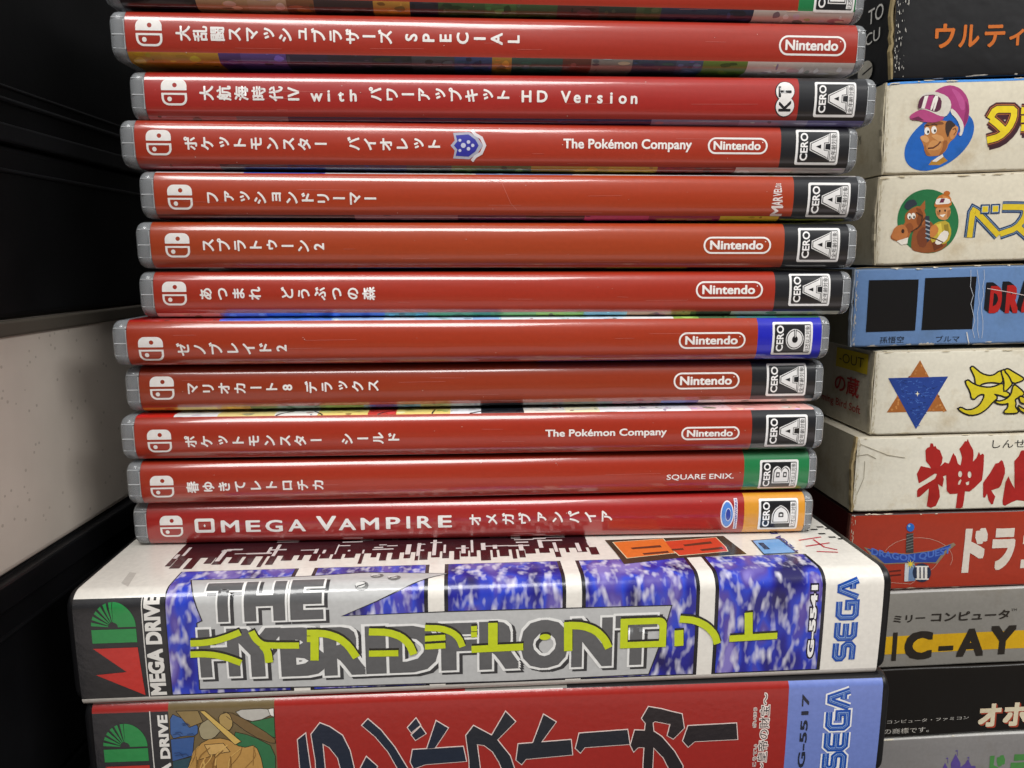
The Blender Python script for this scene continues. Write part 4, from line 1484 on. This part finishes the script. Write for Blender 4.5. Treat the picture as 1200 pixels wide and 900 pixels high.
for q in (((243, 440), (265, 425), (285, 432)), ((305, 425), (330, 415), (355, 428))):
    pr.add(stroke([F.px(1050 + x / 7.5, 90 + y / 7.5) for x, y in q], .22), '3a2018', 7.2)
pr.build('jockey_picture', M['card'], sl, .02, .022)
pr = Print(P)
DA = [[(815, 372), (862, 290), (950, 288), (1028, 290), (1026, 360), (985, 450), (900, 530), (792, 560)], [(822, 372), (880, 415), (945, 478)]]
DA2 = [[(1090, 300), (1260, 300)], [(1090, 450), (1260, 450)], [(1090, 375), (1150, 372)], [(1240, 240), (1262, 280)], [(1290, 240), (1312, 280)]]
for st in DA + DA2:
    pts = [F.px(1050 + x / 7.5, 90 + y / 7.5) for x, y in st]
    if len(st) > 4:
        pts = smooth(pts, 1, False)
    sh_ = [(x + .5, y - .6) for x, y in pts]
    pr.add(stroke(sh_, 4.1), '3c1a26', 2).add(stroke(pts, 3.7), '4a1e2a', 3).add(stroke(pts, 2.7), 'c87838', 4).add(stroke(pts, 2.4), '4a1e2a', 5).add(stroke(pts, 1.8), 'e8cf22', 6)
pr.build('title_lettering', M['card'], sl, .02, .022)
side_print(r, ep, [(fit('TM', -14, 10, -11.5, 12.5, .0), '2c2622', 1)], M['card'])

# F2 cream box with the horse
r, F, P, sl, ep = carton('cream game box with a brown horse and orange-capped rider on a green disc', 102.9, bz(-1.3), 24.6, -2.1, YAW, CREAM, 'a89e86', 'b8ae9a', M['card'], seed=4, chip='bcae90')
pr = Print(P)
z5 = lambda x, y: (950 + x / 4.79, 180 + y / 4.79)
K = lambda pts: poly([F.px(*z5(*p)) for p in (smooth(pts, 1) if len(pts) > 4 else pts)])
pr.add(K(circ(657, 380, 172, 180, 36)), '1f7040', 2)
pr.add(K([(560, 520), (570, 440), (610, 380), (660, 360), (740, 480), (770, 510), (720, 550), (640, 560), (570, 545)]), '8a4a20', 3)
pr.add(K([(525, 345), (560, 310), (610, 290), (645, 330), (640, 390), (600, 420), (560, 440), (545, 480), (500, 500), (450, 480), (445, 460), (480, 415), (530, 395)]), 'a05a28', 4)
pr.add(K([(445, 470), (470, 410), (520, 395), (545, 430), (540, 470), (490, 490)]), 'b9713a', 5)
pr.add(K([(480, 490), (545, 470), (540, 505), (505, 512)]), 'e4ddd0', 6)
pr.add(K([(520, 300), (540, 265), (580, 255), (600, 285), (570, 300), (545, 320)]), '2c3440', 5)
pr.add(K([(610, 300), (640, 262), (642, 310), (625, 330)]), 'a05a28', 5)
for cx, cy in ((552, 352), (575, 350)):
    pr.add(K(circ(cx, cy, 12, 18, 12)), 'ece6da', 6)
    pr.add(K(circ(cx + 3, cy + 6, 5, 8, 10)), '1a1614', 7)
pr.add(K(circ(515, 435, 9, 12, 10)), '3a1c10', 7)
pr.add(K([(640, 350), (665, 350), (672, 480), (650, 500)]), '2c3440', 4)
for q in range(5):
    pr.add(stroke([F.px(*z5(642, 375 + q * 24)), F.px(*z5(668, 385 + q * 24))], .35), '9aa0a8', 5)
pr.add(K([(665, 430), (700, 385), (770, 375), (790, 440), (770, 500), (700, 520), (670, 490)]), 'b8a032', 5)
pr.add(K([(668, 410), (700, 395), (720, 430), (690, 470), (665, 470)]), 'c07838', 6)
pr.add(K([(690, 500), (740, 430), (775, 440), (760, 490), (710, 515)]), 'e0d8cc', 6.5)
pr.add(K([(700, 300), (780, 295), (785, 340), (760, 375), (720, 370), (700, 340)]), 'c98d58', 6)
pr.add(K([(720, 345), (755, 340), (740, 358)]), 'ece6da', 7)
pr.add(K([(690, 290), (710, 240), (745, 225), (785, 240), (790, 300), (700, 305)]), 'c0702c', 7)
pr.add(K(circ(762, 222, 18, 14, 12)), 'b8641f', 7.5)
pr.add(K([(695, 285), (705, 250), (775, 250), (785, 280), (720, 285)]), 'e6e0d8', 8)
pr.add(K([(720, 275), (730, 252), (752, 252), (742, 275)]), '6a2440', 9)
for pts, c, ly in (([(585, 300), (625, 315), (635, 380), (600, 410), (590, 370), (605, 340)], '7c4018', 4.5), ([(530, 400), (560, 385), (580, 420), (550, 450), (535, 430)], '8a4a20', 4.6), ([(590, 450), (640, 400), (660, 470), (640, 530), (600, 520)], '73381a', 3.5),
                   ([(680, 500), (720, 480), (740, 520), (690, 545)], '6a3418', 5.5), ([(700, 400), (730, 390), (735, 440), (715, 470)], 'd8c048', 5.6), ([(745, 400), (770, 395), (775, 460), (755, 470)], '8f7c22', 5.6), ([(735, 235), (770, 245), (780, 280), (750, 275)], 'd08a48', 7.6),
                   ([(705, 320), (725, 330), (722, 350), (706, 340)], 'a86a38', 6.6), ([(765, 320), (782, 315), (778, 350), (762, 362)], 'a86a38', 6.6)):
    pr.add(K(pts), c, ly)
for q in ((722, 322), (752, 320)):
    pr.add(K(circ(q[0], q[1], 5, 7, 8)), '241612', 8)
for q in (((590, 330), (625, 350), (618, 400), (590, 425)), ((560, 440), (600, 415), (640, 360)), ((660, 470), (700, 480), (740, 500))):
    pr.add(stroke([F.px(*z5(*p)) for p in q], .3), '4a2814', 7)
pr.build('horse_picture', M['card'], sl, .02, .022)
pr = Print(P)
BE = [[(888, 472), (900, 380), (908, 318), (930, 330), (1050, 460)], [(1072, 300), (1140, 300), (1206, 302), (1196, 360), (1150, 420), (1058, 452)], [(1150, 405), (1230, 475)]]
for st in BE:
    pts = [F.px(*z5(*p)) for p in st]
    if len(st) > 4:
        pts = smooth(pts, 1, False)
    pr.add(stroke(pts, 3.2), '1d3c68', 2).add(stroke(pts, 2.35), '9ab4c8', 3).add(stroke(pts, 2.1), '1d3c68', 4).add(stroke(pts, 1.6), 'dcc028', 5)
for q in ((975, 312), (1032, 310)):
    p = F.px(*z5(*q))
    for hw, c, ly in ((1.35, '1d3c68', 6), (.95, 'b8c8d0', 7), (.8, 'dcc028', 8)):
        pr.add(rect(p[0] - hw, p[1] - hw, p[0] + hw, p[1] + hw), c, ly)
pr.build('title_lettering', M['card'], sl, .02, .022)

# F3 blue box with two black picture panels
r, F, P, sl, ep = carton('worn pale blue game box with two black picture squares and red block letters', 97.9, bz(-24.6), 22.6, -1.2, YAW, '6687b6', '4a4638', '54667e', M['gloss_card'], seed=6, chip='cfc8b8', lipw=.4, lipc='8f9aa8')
pr = Print(P)
for a, b in (((1014, 389), (1076, 327)), ((1079, 387), (1144, 324))):
    p, q = F.px(*a), F.px(*b)
    pr.add(rect(p[0], p[1], q[0], q[1]), '0e0e10', 2)
pr.build('picture_panel', M['gloss_card'], sl, .02)
pr = Print(P)
for body, a, b in (('孫悟空', (1030, 402.5), (1059, 394)), ('ブルマ', (1096, 401), (1124, 393))):
    p, q = F.px(*a), F.px(*b)
    pr.add(fit(body, p[0], p[1], q[0], q[1], .0), '1c2228', 2)
pr.build('caption_lettering', M['gloss_card'], sl, .02)
pr = Print(P)
for ch, a, b in (('D', (1158, 367), (1175, 335)), ('R', (1177, 367), (1195, 334)), ('A', (1196, 366), (1214, 333)), ('G', (1216, 366), (1232, 332))):
    p, q = F.px(*a), F.px(*b)
    for kk in range(6):
        pr.add(fit(ch, p[0] - .3 * kk, p[1] + .22 * kk, q[0] - .3 * kk, q[1] + .22 * kk, .06), '14161c', 2 + kk * .05)
    pr.add(fit(ch, p[0], p[1], q[0], q[1], .06), 'b3221f', 3)
pr.build('title_lettering', M['gloss_card'], sl, .02)
pr = Print(P)
rnd = random.Random(9)
for x0 in (1137, 1146, 1152):
    pts = []
    for i in range(9):
        pts.append(F.px(x0 + rnd.uniform(-2, 2) + (1147 - x0) * .4 * (i / 8), 316 + i * 10))
    pr.add(stroke(pts, .14), 'b9bfc8', 4 + rnd.random() * .4)
pr.add(stroke([F.px(1132, 389), F.px(1134, 400), F.px(1136, 405)], .3), 'd8d4cc', 4.5)
pr.add(stroke([F.px(1156, 338), F.px(1180, 342), F.px(1200, 346)], .2), 'c8b8b4', 4.7)
for x0, x1, c in ((1005, 1200, '8a7a5c'), (1140, 1230, 'cfcac0'), (1076, 1094, 'e0dcd2')):
    y_ = 313 if c == '8a7a5c' else 403.5
    p, q = F.px(x0, y_), F.px(x1, y_ - (x1 - x0) * .02)
    pts = [(p[0] + (q[0] - p[0]) * i / 12, p[1] + (q[1] - p[1]) * i / 12 + rnd.uniform(.1, .5)) for i in range(13)] + [(q[0], q[1] - .3), (p[0], p[1] - .3)]
    pr.add(poly(pts), c, 4.8)
pr.build('crease', M['card'], sl, .02)

# F4 cream box with the two-triangle star
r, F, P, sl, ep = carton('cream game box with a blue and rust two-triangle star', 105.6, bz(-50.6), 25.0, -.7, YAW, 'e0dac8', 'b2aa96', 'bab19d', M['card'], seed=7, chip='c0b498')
pr = Print(P)
z6 = lambda x, y: F.px(950 + x / 4.79, 360 + y / 4.79)
pr.add(poly([z6(*p) for p in ((425, 590), (612, 297), (760, 582))]), 'a8652e', 2)
for q in range(60):
    rnd_a, rnd_b = random.Random(q).random(), random.Random(q + 99).random()
    a = math.sqrt(rnd_a)
    x = 425 + (612 - 425) * a * (1 - rnd_b) + (760 - 425) * a * rnd_b
    y = 590 + (297 - 590) * a * (1 - rnd_b) + (582 - 590) * a * rnd_b
    pr.add(poly([z6(x + 9 * math.cos(w) * random.Random(q * 7 + i).uniform(.4, 1), y + 7 * math.sin(w)) for i, w in enumerate([i * math.pi / 3 for i in range(6)])]), random.Random(q).choice(['c8884a', '7c4420', 'b87840']), 2.4 + .02 * q / 60)
pr.add(poly([z6(*p) for p in ((433, 398), (768, 388), (588, 683))]), '24418e', 3)
for q in range(90):
    R_ = random.Random(q * 3 + 1)
    a, b = math.sqrt(R_.random()), R_.random()
    x = 588 + (450 - 588) * a * .92 * (1 - b) + (750 - 588) * a * .92 * b
    y = 670 + (402 - 670) * a * .97
    pr.add(stroke([z6(x, y), z6(x + R_.uniform(-14, 14), y + R_.uniform(-8, 8)), z6(x + R_.uniform(4, 20), y + R_.uniform(-8, 8))], .16), R_.choice(['3f62b4', '182c66', '4a70bc']), 3.4 + .3 * q / 90)
st_ = [z6(596 + (14 if i % 2 == 0 else 4) * math.cos(i * math.pi / 4), 485 + (16 if i % 2 == 0 else 4) * math.sin(i * math.pi / 4)) for i in range(8)]
pr.add(poly(st_), 'f0e6c0', 4)
pr.build('star_emblem', M['card'], sl, .02, .022)
pr = Print(P)
d9 = lambda pts: [F.px(1100 + x / 9, 410 + y / 9) for x, y in pts]
DE = [[(335, 190), (350, 180), (375, 200), (440, 255), (520, 280), (580, 270), (635, 228), (650, 240), (665, 350), (560, 335), (490, 340), (440, 355), (415, 380), (385, 365), (380, 290), (350, 225)],
      [(275, 335), (300, 322), (340, 355), (420, 390), (520, 402), (600, 385), (650, 360), (672, 370), (682, 430), (740, 470), (700, 492), (640, 470), (560, 455), (610, 500), (560, 540), (500, 610), (420, 665), (330, 682), (260, 660), (200, 620), (225, 608), (280, 638), (350, 630), (420, 590), (470, 510), (478, 460), (430, 460), (390, 485), (365, 512), (340, 505), (330, 440)],
      [(655, 225), (680, 215), (735, 270), (770, 350), (700, 425), (682, 425), (690, 330)], [(690, 215), (720, 203), (780, 240), (885, 300), (870, 318), (775, 350), (740, 270)],
      [(585, 540), (640, 545), (710, 520), (760, 470), (780, 380), (800, 375), (885, 450), (880, 470), (830, 490), (785, 520), (800, 560), (790, 600), (825, 645), (810, 660), (700, 662), (680, 650), (725, 610), (730, 550), (680, 565), (620, 560)],
      [(840, 490), (900, 510), (960, 490), (980, 520), (940, 560), (860, 555)], [(825, 590), (880, 625), (950, 640), (990, 600), (1000, 640), (950, 670), (870, 650)]]
for i, st in enumerate(DE):
    pts = smooth(d9(st), 1)
    pr.add(stroke(pts, .95, True), '1c1a18', 2 + i * .8).add(poly(pts), 'd8c622', 2.4 + i * .8)
pr.build('title_lettering', M['card'], sl, .02, .03)
side_print(r, ep, [(rect(-22, 17.6, -3.2, 23.6), 'b8a01c', 1), (fit('-OUT', -20, 19.2, -5.5, 22.2, .0), '3a3414', 2), (fit('の蔵', -22, 9.6, -7.0, 15.5, .02), '9a2a26', 1),
                   (fit('ming Bird Soft', -30, 4.4, -5.6, 7.6, .01), '9a2a26', 1)], M['card'])

# F5 cream box with red brush characters
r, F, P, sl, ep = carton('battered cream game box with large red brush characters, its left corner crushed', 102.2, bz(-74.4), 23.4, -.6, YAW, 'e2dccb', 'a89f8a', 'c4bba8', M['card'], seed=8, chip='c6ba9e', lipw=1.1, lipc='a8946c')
pr = Print(P)
b7 = lambda pts: [F.px(1060 + x / 8.571, 505 + y / 8.571) for x, y in pts]
BR = 'a8221e'
pr.add(poly(b7([(205, 190), (225, 165), (250, 155), (255, 120), (280, 122), (290, 155), (305, 145), (320, 175), (350, 190), (378, 265), (370, 320), (350, 355), (400, 310), (420, 320), (440, 325), (462, 270), (485, 220), (510, 255),
                (530, 325), (555, 345), (572, 270), (560, 220), (545, 180), (580, 135), (605, 100), (622, 105), (632, 78), (642, 110), (660, 145), (685, 190), (688, 240), (680, 305), (715, 270), (742, 208), (755, 240), (780, 225), (793, 240),
                (785, 380), (770, 490), (700, 560), (645, 605), (600, 600), (590, 690), (575, 772), (508, 770), (525, 625), (450, 630), (418, 600), (412, 440), (380, 455), (390, 480), (375, 560), (330, 530), (345, 600), (350, 660), (310, 750), (260, 770), (218, 755), (235, 640), (240, 575),
                (150, 660), (122, 665), (122, 600), (140, 575), (300, 478), (322, 430), (300, 425), (210, 485), (140, 525), (120, 430), (160, 350), (262, 372), (240, 335), (210, 300)]),
            b7(circ(552, 430, 20, 32, 12)), b7(circ(645, 435, 19, 34, 12)), b7([(530, 535), (535, 505), (558, 478), (566, 495), (548, 535)]), b7([(605, 515), (620, 508), (642, 500), (640, 535), (615, 540)])), BR, 2)
pr.add(poly(b7([(780, 515), (850, 420), (905, 325), (935, 318), (965, 290), (980, 300), (1000, 370), (1000, 420), (960, 540), (940, 565), (862, 592), (880, 620), (902, 655), (880, 730), (862, 732), (835, 690), (820, 625), (800, 665), (780, 660)])), BR, 2)
pr.add(poly(b7([(975, 700), (990, 600), (1005, 510), (1035, 450), (1055, 500), (1095, 575), (1095, 300), (1140, 250), (1165, 195), (1190, 190), (1215, 230), (1225, 300), (1215, 460), (1300, 330), (1330, 420), (1310, 690), (1260, 730), (1200, 700), (1120, 690), (1060, 715), (1000, 748), (980, 735)])), BR, 2)
pr.build('title_lettering', M['card'], sl, .02)
pr = Print(P)
p, q = F.px(1162, 525), F.px(1216, 514.5)
pr.add(fit('しんせん', p[0], p[1], q[0], q[1], .0), '201d1b', 2)
pr.build('reading_lettering', M['card'], sl, .02)
pr = Print(P)
for pts in ([(1008, 520), (1020, 525), (1040, 533), (1060, 536)], [(1004, 534), (1016, 532), (1026, 537)], [(1004, 580), (1012, 560), (1013, 540)]):
    pr.add(stroke([F.px(*p) for p in pts], .18), '9a907c', 4)
pr.build('crease', M['card'], sl, .02)

# F6 rust red box with the sword logo
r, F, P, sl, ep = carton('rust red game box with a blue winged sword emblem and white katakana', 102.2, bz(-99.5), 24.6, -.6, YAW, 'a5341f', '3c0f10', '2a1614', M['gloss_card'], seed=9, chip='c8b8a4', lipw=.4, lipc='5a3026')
pr = Print(P)
y6 = lambda x, y: F.px(950 + x / 4.79, 540 + y / 4.79)
arc = [y6(600 + 195 * math.cos(t_), 545 + 115 * math.sin(t_)) for t_ in [math.radians(200 + i * 15) for i in range(13)]]
pr.add(stroke(arc, .12), 'c8a090', 2)
pr.add(stroke([y6(410, 680), y6(560, 690), y6(690, 600), y6(770, 500)], .12), 'c8a090', 2.2)
pr.add(poly([y6(*p) for p in ((295, 482), (330, 492), (420, 512), (540, 520), (680, 502), (800, 458), (812, 470), (760, 515), (712, 575), (640, 572), (560, 575), (410, 580), (350, 545))]), '8a7a62', 3)
pr.add(poly([y6(*p) for p in ((312, 490), (420, 516), (540, 524), (680, 506), (790, 466), (740, 515), (700, 568), (560, 568), (412, 574))]), '23439c', 4)
pr.add(xf(glyphs('DRAGON QUEST', .03), lambda x, y: y6(335 + x * 58, 560 - y * 50 - 12 * abs(x - 3.6) ** 1.3 / 5 * 3)), '4c70c2', 5)
pr.add(poly([y6(*p) for p in ((535, 405), (572, 405), (576, 515), (532, 515))]), '3a3c3c', 5)
for q in range(6):
    pr.add(stroke([y6(534, 420 + q * 16), y6(574, 408 + q * 16)], .14), '8a8c88', 6)
pr.add(poly([y6(*p) for p in circ(556, 372, 22, 24, 16)]), '1f66bc', 6).add(poly([y6(*p) for p in circ(549, 363, 7, 8, 8)]), '8ab8e4', 7)
pr.add(poly([y6(*p) for p in ((528, 575), (582, 575), (584, 672), (524, 676))]), 'c8ccd0', 5).add(poly([y6(*p) for p in ((552, 575), (582, 575), (584, 672), (546, 672))]), '6a86ac', 6)
pr.add(poly([y6(*p) for p in circ(622, 626, 52, 52, 24)]), '1d2c48', 7)
for x in (594, 616, 638):
    pr.add(poly([y6(*p) for p in ((x, 588), (x + 14, 588), (x + 14, 664), (x, 664))]), 'e8e6e2', 8)
for y in (588, 658):
    pr.add(poly([y6(*p) for p in ((586, y), (660, y), (660, y + 7), (586, y + 7))]), 'e8e6e2', 8.2)
pr.add(poly([y6(558 + (26 if i % 2 == 0 else 8) * math.cos(i * math.pi / 8), 578 + (28 if i % 2 == 0 else 8) * math.sin(i * math.pi / 8)) for i in range(16)]), 'e8d03a', 9)
for y in (616, 640):
    pr.add(poly([y6(*p) for p in ((440, y), (506, y - 6), (506, y + 2), (440, y + 8))]), '5a1a14', 3)
pr.build('sword_emblem', M['gloss_card'], sl, .02, .022)
pr = Print(P)
for ch, a, b in (('ド', (1126, 671), (1158, 618)), ('ラ', (1159, 668), (1191, 618)), ('ゴ', (1194, 668), (1226, 616))):
    p, q = F.px(*a), F.px(*b)
    pr.add(fit(ch, p[0], p[1], q[0], q[1], .055), 'ddd3c6', 2)
pr.build('title_lettering', M['gloss_card'], sl, .02)

# F7 silver box with the yellow band
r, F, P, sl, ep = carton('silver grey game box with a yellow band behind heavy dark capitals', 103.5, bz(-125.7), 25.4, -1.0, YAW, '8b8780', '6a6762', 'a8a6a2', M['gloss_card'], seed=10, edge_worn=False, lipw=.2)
pr = Print(P)
p, q = F.px(1040, 766), F.px(1230, 737)
pq, qq = F.px(1040, 745), F.px(1230, 757)
pr.add(([(.3, F.px(1044, 766.5)[1]), (140, F.px(1044, 766.5)[1] + .4), (140, F.px(1044, 745.5)[1] + .4), (.3, F.px(1044, 745.5)[1])], [(0, 1, 2, 3)]), 'd8a91a', 1)
pr.build('yellow_band', M['gloss_card'], sl, .02)
pr = Print(P)
DKB = '2c2620'
for ch, a, b in (('M', (1008, 775), (1037, 742)), ('I', (1043.5, 774), (1051.5, 740.5)), ('C', (1058, 773), (1093.5, 738.5)), ('-', (1099, 762.5), (1117, 756)), ('A', (1120, 769.5), (1154.5, 735.5)), ('Y', (1158, 767), (1191, 732))):
    p, q = F.px(*a), F.px(*b)
    pr.add(fit(ch, p[0], p[1], q[0], q[1], .045), DKB, 3)
p, q = F.px(1046, 729.5), F.px(1084, 719.5)
pr.add(fit('ミリー', p[0], p[1], q[0], q[1], .03), DKB, 3)
p, q = F.px(1090, 728.5), F.px(1183, 713.5)
pr.add(fit('コンピュータ', p[0], p[1], q[0], q[1], .03), DKB, 3)
p, q = F.px(1184, 715.5), F.px(1191, 712.5)
pr.add(fit('TM', p[0], p[1], q[0], q[1], .0), DKB, 3)
pr.build('title_lettering', M['gloss_card'], sl, .02)

# F8 black box with cream katakana
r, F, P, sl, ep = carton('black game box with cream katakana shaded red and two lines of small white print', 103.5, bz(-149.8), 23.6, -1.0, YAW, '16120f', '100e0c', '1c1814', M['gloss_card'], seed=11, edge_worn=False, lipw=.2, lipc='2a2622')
pr = Print(P)
for ch, a, b in (('オ', (1145, 852), (1174, 823.5)), ('ホ', (1174, 851), (1206, 822)), ('ー', (1208, 838), (1236, 834))):
    p, q = F.px(*a), F.px(*b)
    for kk in range(5):
        pr.add(fit(ch, p[0] + .14 * kk, p[1] - .13 * kk, q[0] + .14 * kk, q[1] - .13 * kk, .045), 'a8432c', 2 + .05 * kk)
    pr.add(fit(ch, p[0], p[1], q[0], q[1], .045), 'e3d6b8', 3)
pr.build('title_lettering', M['gloss_card'], sl, .02)
pr = Print(P)
for body, a, b in (('ミリーコンピュータ・ファミコン', (1014, 848.5), (1135, 838.5)), ('の商標です。', (1035, 859.5), (1088, 850.5))):
    p, q = F.px(*a), F.px(*b)
    pr.add(fit(body, p[0], p[1], q[0], q[1], .0), 'c9c4bc', 2)
pr.build('small_print', M['gloss_card'], sl, .02)

# F9 silver box at the bottom
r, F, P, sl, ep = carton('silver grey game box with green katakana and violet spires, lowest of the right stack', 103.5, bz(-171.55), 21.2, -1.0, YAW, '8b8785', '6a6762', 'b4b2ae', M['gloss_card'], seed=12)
pr = Print(P)
w6 = lambda x, y: F.px(950 + x / 4.79, 712 + y / 4.79)
VI = '5d4a92'
pr.add(poly([w6(*p) for p in ((735, 960), (735, 905), (752, 868), (770, 905), (785, 905), (785, 870), (812, 820), (838, 870), (838, 892), (862, 875), (880, 848), (898, 885), (922, 885), (930, 960))]), VI, 2)
for x, y in ((768, 842), (822, 800), (886, 838)):
    pr.add(stroke([w6(x, y + 30), w6(x, y)], .16), VI, 2.3).add(poly([w6(*p) for p in ((x - 14, y + 4), (x, y - 4), (x, y + 6))]), VI, 2.5)
pr.build('spire_picture', M['gloss_card'], sl, .02)
pr = Print(P)
for ch, a, b in (('ド', (1156, 922), (1178, 884)), ('ラ', (1181, 920), (1216, 882))):
    p, q = F.px(*a), F.px(*b)
    pr.add(fit(ch, p[0], p[1], q[0], q[1], .05), '4f8a48', 2)
pr.build('title_lettering', M['gloss_card'], sl, .02)


# ------------------------------------------------------------------ boxes on the left
def side_box(name, label, z0, z1, mat, x_r=-106.0, y0=112, y1=262, rim=None, lip=None, cat='box', lid=None):
    root = empty(name, (x_r, y0, H + z0), math.radians(.6), 0, label, cat)
    t = z1 - z0
    bm = bmesh.new()
    bm_box(bm, -125, 0, 0, y1 - y0, .02, t - .02, 1.4, 3)
    b = from_bm('box_body', bm, mat, root)
    if rim:
        bm = bmesh.new()
        bm_box(bm, -124, .9, 1, y1 - y0 - 1, t - rim[0], t - rim[1], .5, 2)
        from_bm('rim', bm, rim[2], root)
    if lip:
        for za, zb, pr_ in lip:
            bm = bmesh.new()
            bm_box(bm, -3, pr_, 1, y1 - y0 - 1, za, zb, min(.6, (zb - za) * .4), 2)
            from_bm('lid_seam', bm, mat if len(lip) > 2 else M['black'], root)
    return root


side_box('plastic_box', 'matt black plastic box resting on the shelf, at the foot of the left stack', -171.58, -118.5, M['black_matt'], lip=[(44, 46, .6)])
side_box('plastic_box', 'black plastic box with a raised glossy lid edge, directly under the cream box', -118.4, -65.3, M['black'], lip=[(46.5, 52.6, 1.6), (40, 41.2, .6)])
side_box('storage_box', 'cream speckled box with a brown rim, between the black boxes on the left', -65.2, -12.3, M['cream'], rim=(3.4, .1, M['tan']))
side_box('plastic_box', 'smooth black plastic box standing on the brown rim of the cream box', -12.2, 24.2, M['black_matt'], lip=[(30.5, 31.4, .5)])
side_box('plastic_box', 'black plastic box with a brownish lower ledge, uppermost of the left stack', 24.3, 84, M['black_matt'], rim=(59.5, 55.5, M['black']), lip=[(8.5, 9.6, .7), (11.5, 12.2, .4)])

# ------------------------------------------------------------------ shelf
bm = bmesh.new()
bm_box(bm, -420, 420, 60, 420, -14, -.06)
o = from_bm('shelf_board', bm, M['shelf'])
o['kind'] = 'structure'
bm = bmesh.new()
bm_box(bm, -420, 420, 420.2, 432, -14, 420)
o = from_bm('back_panel', bm, M['shelf'])
o['kind'] = 'structure'
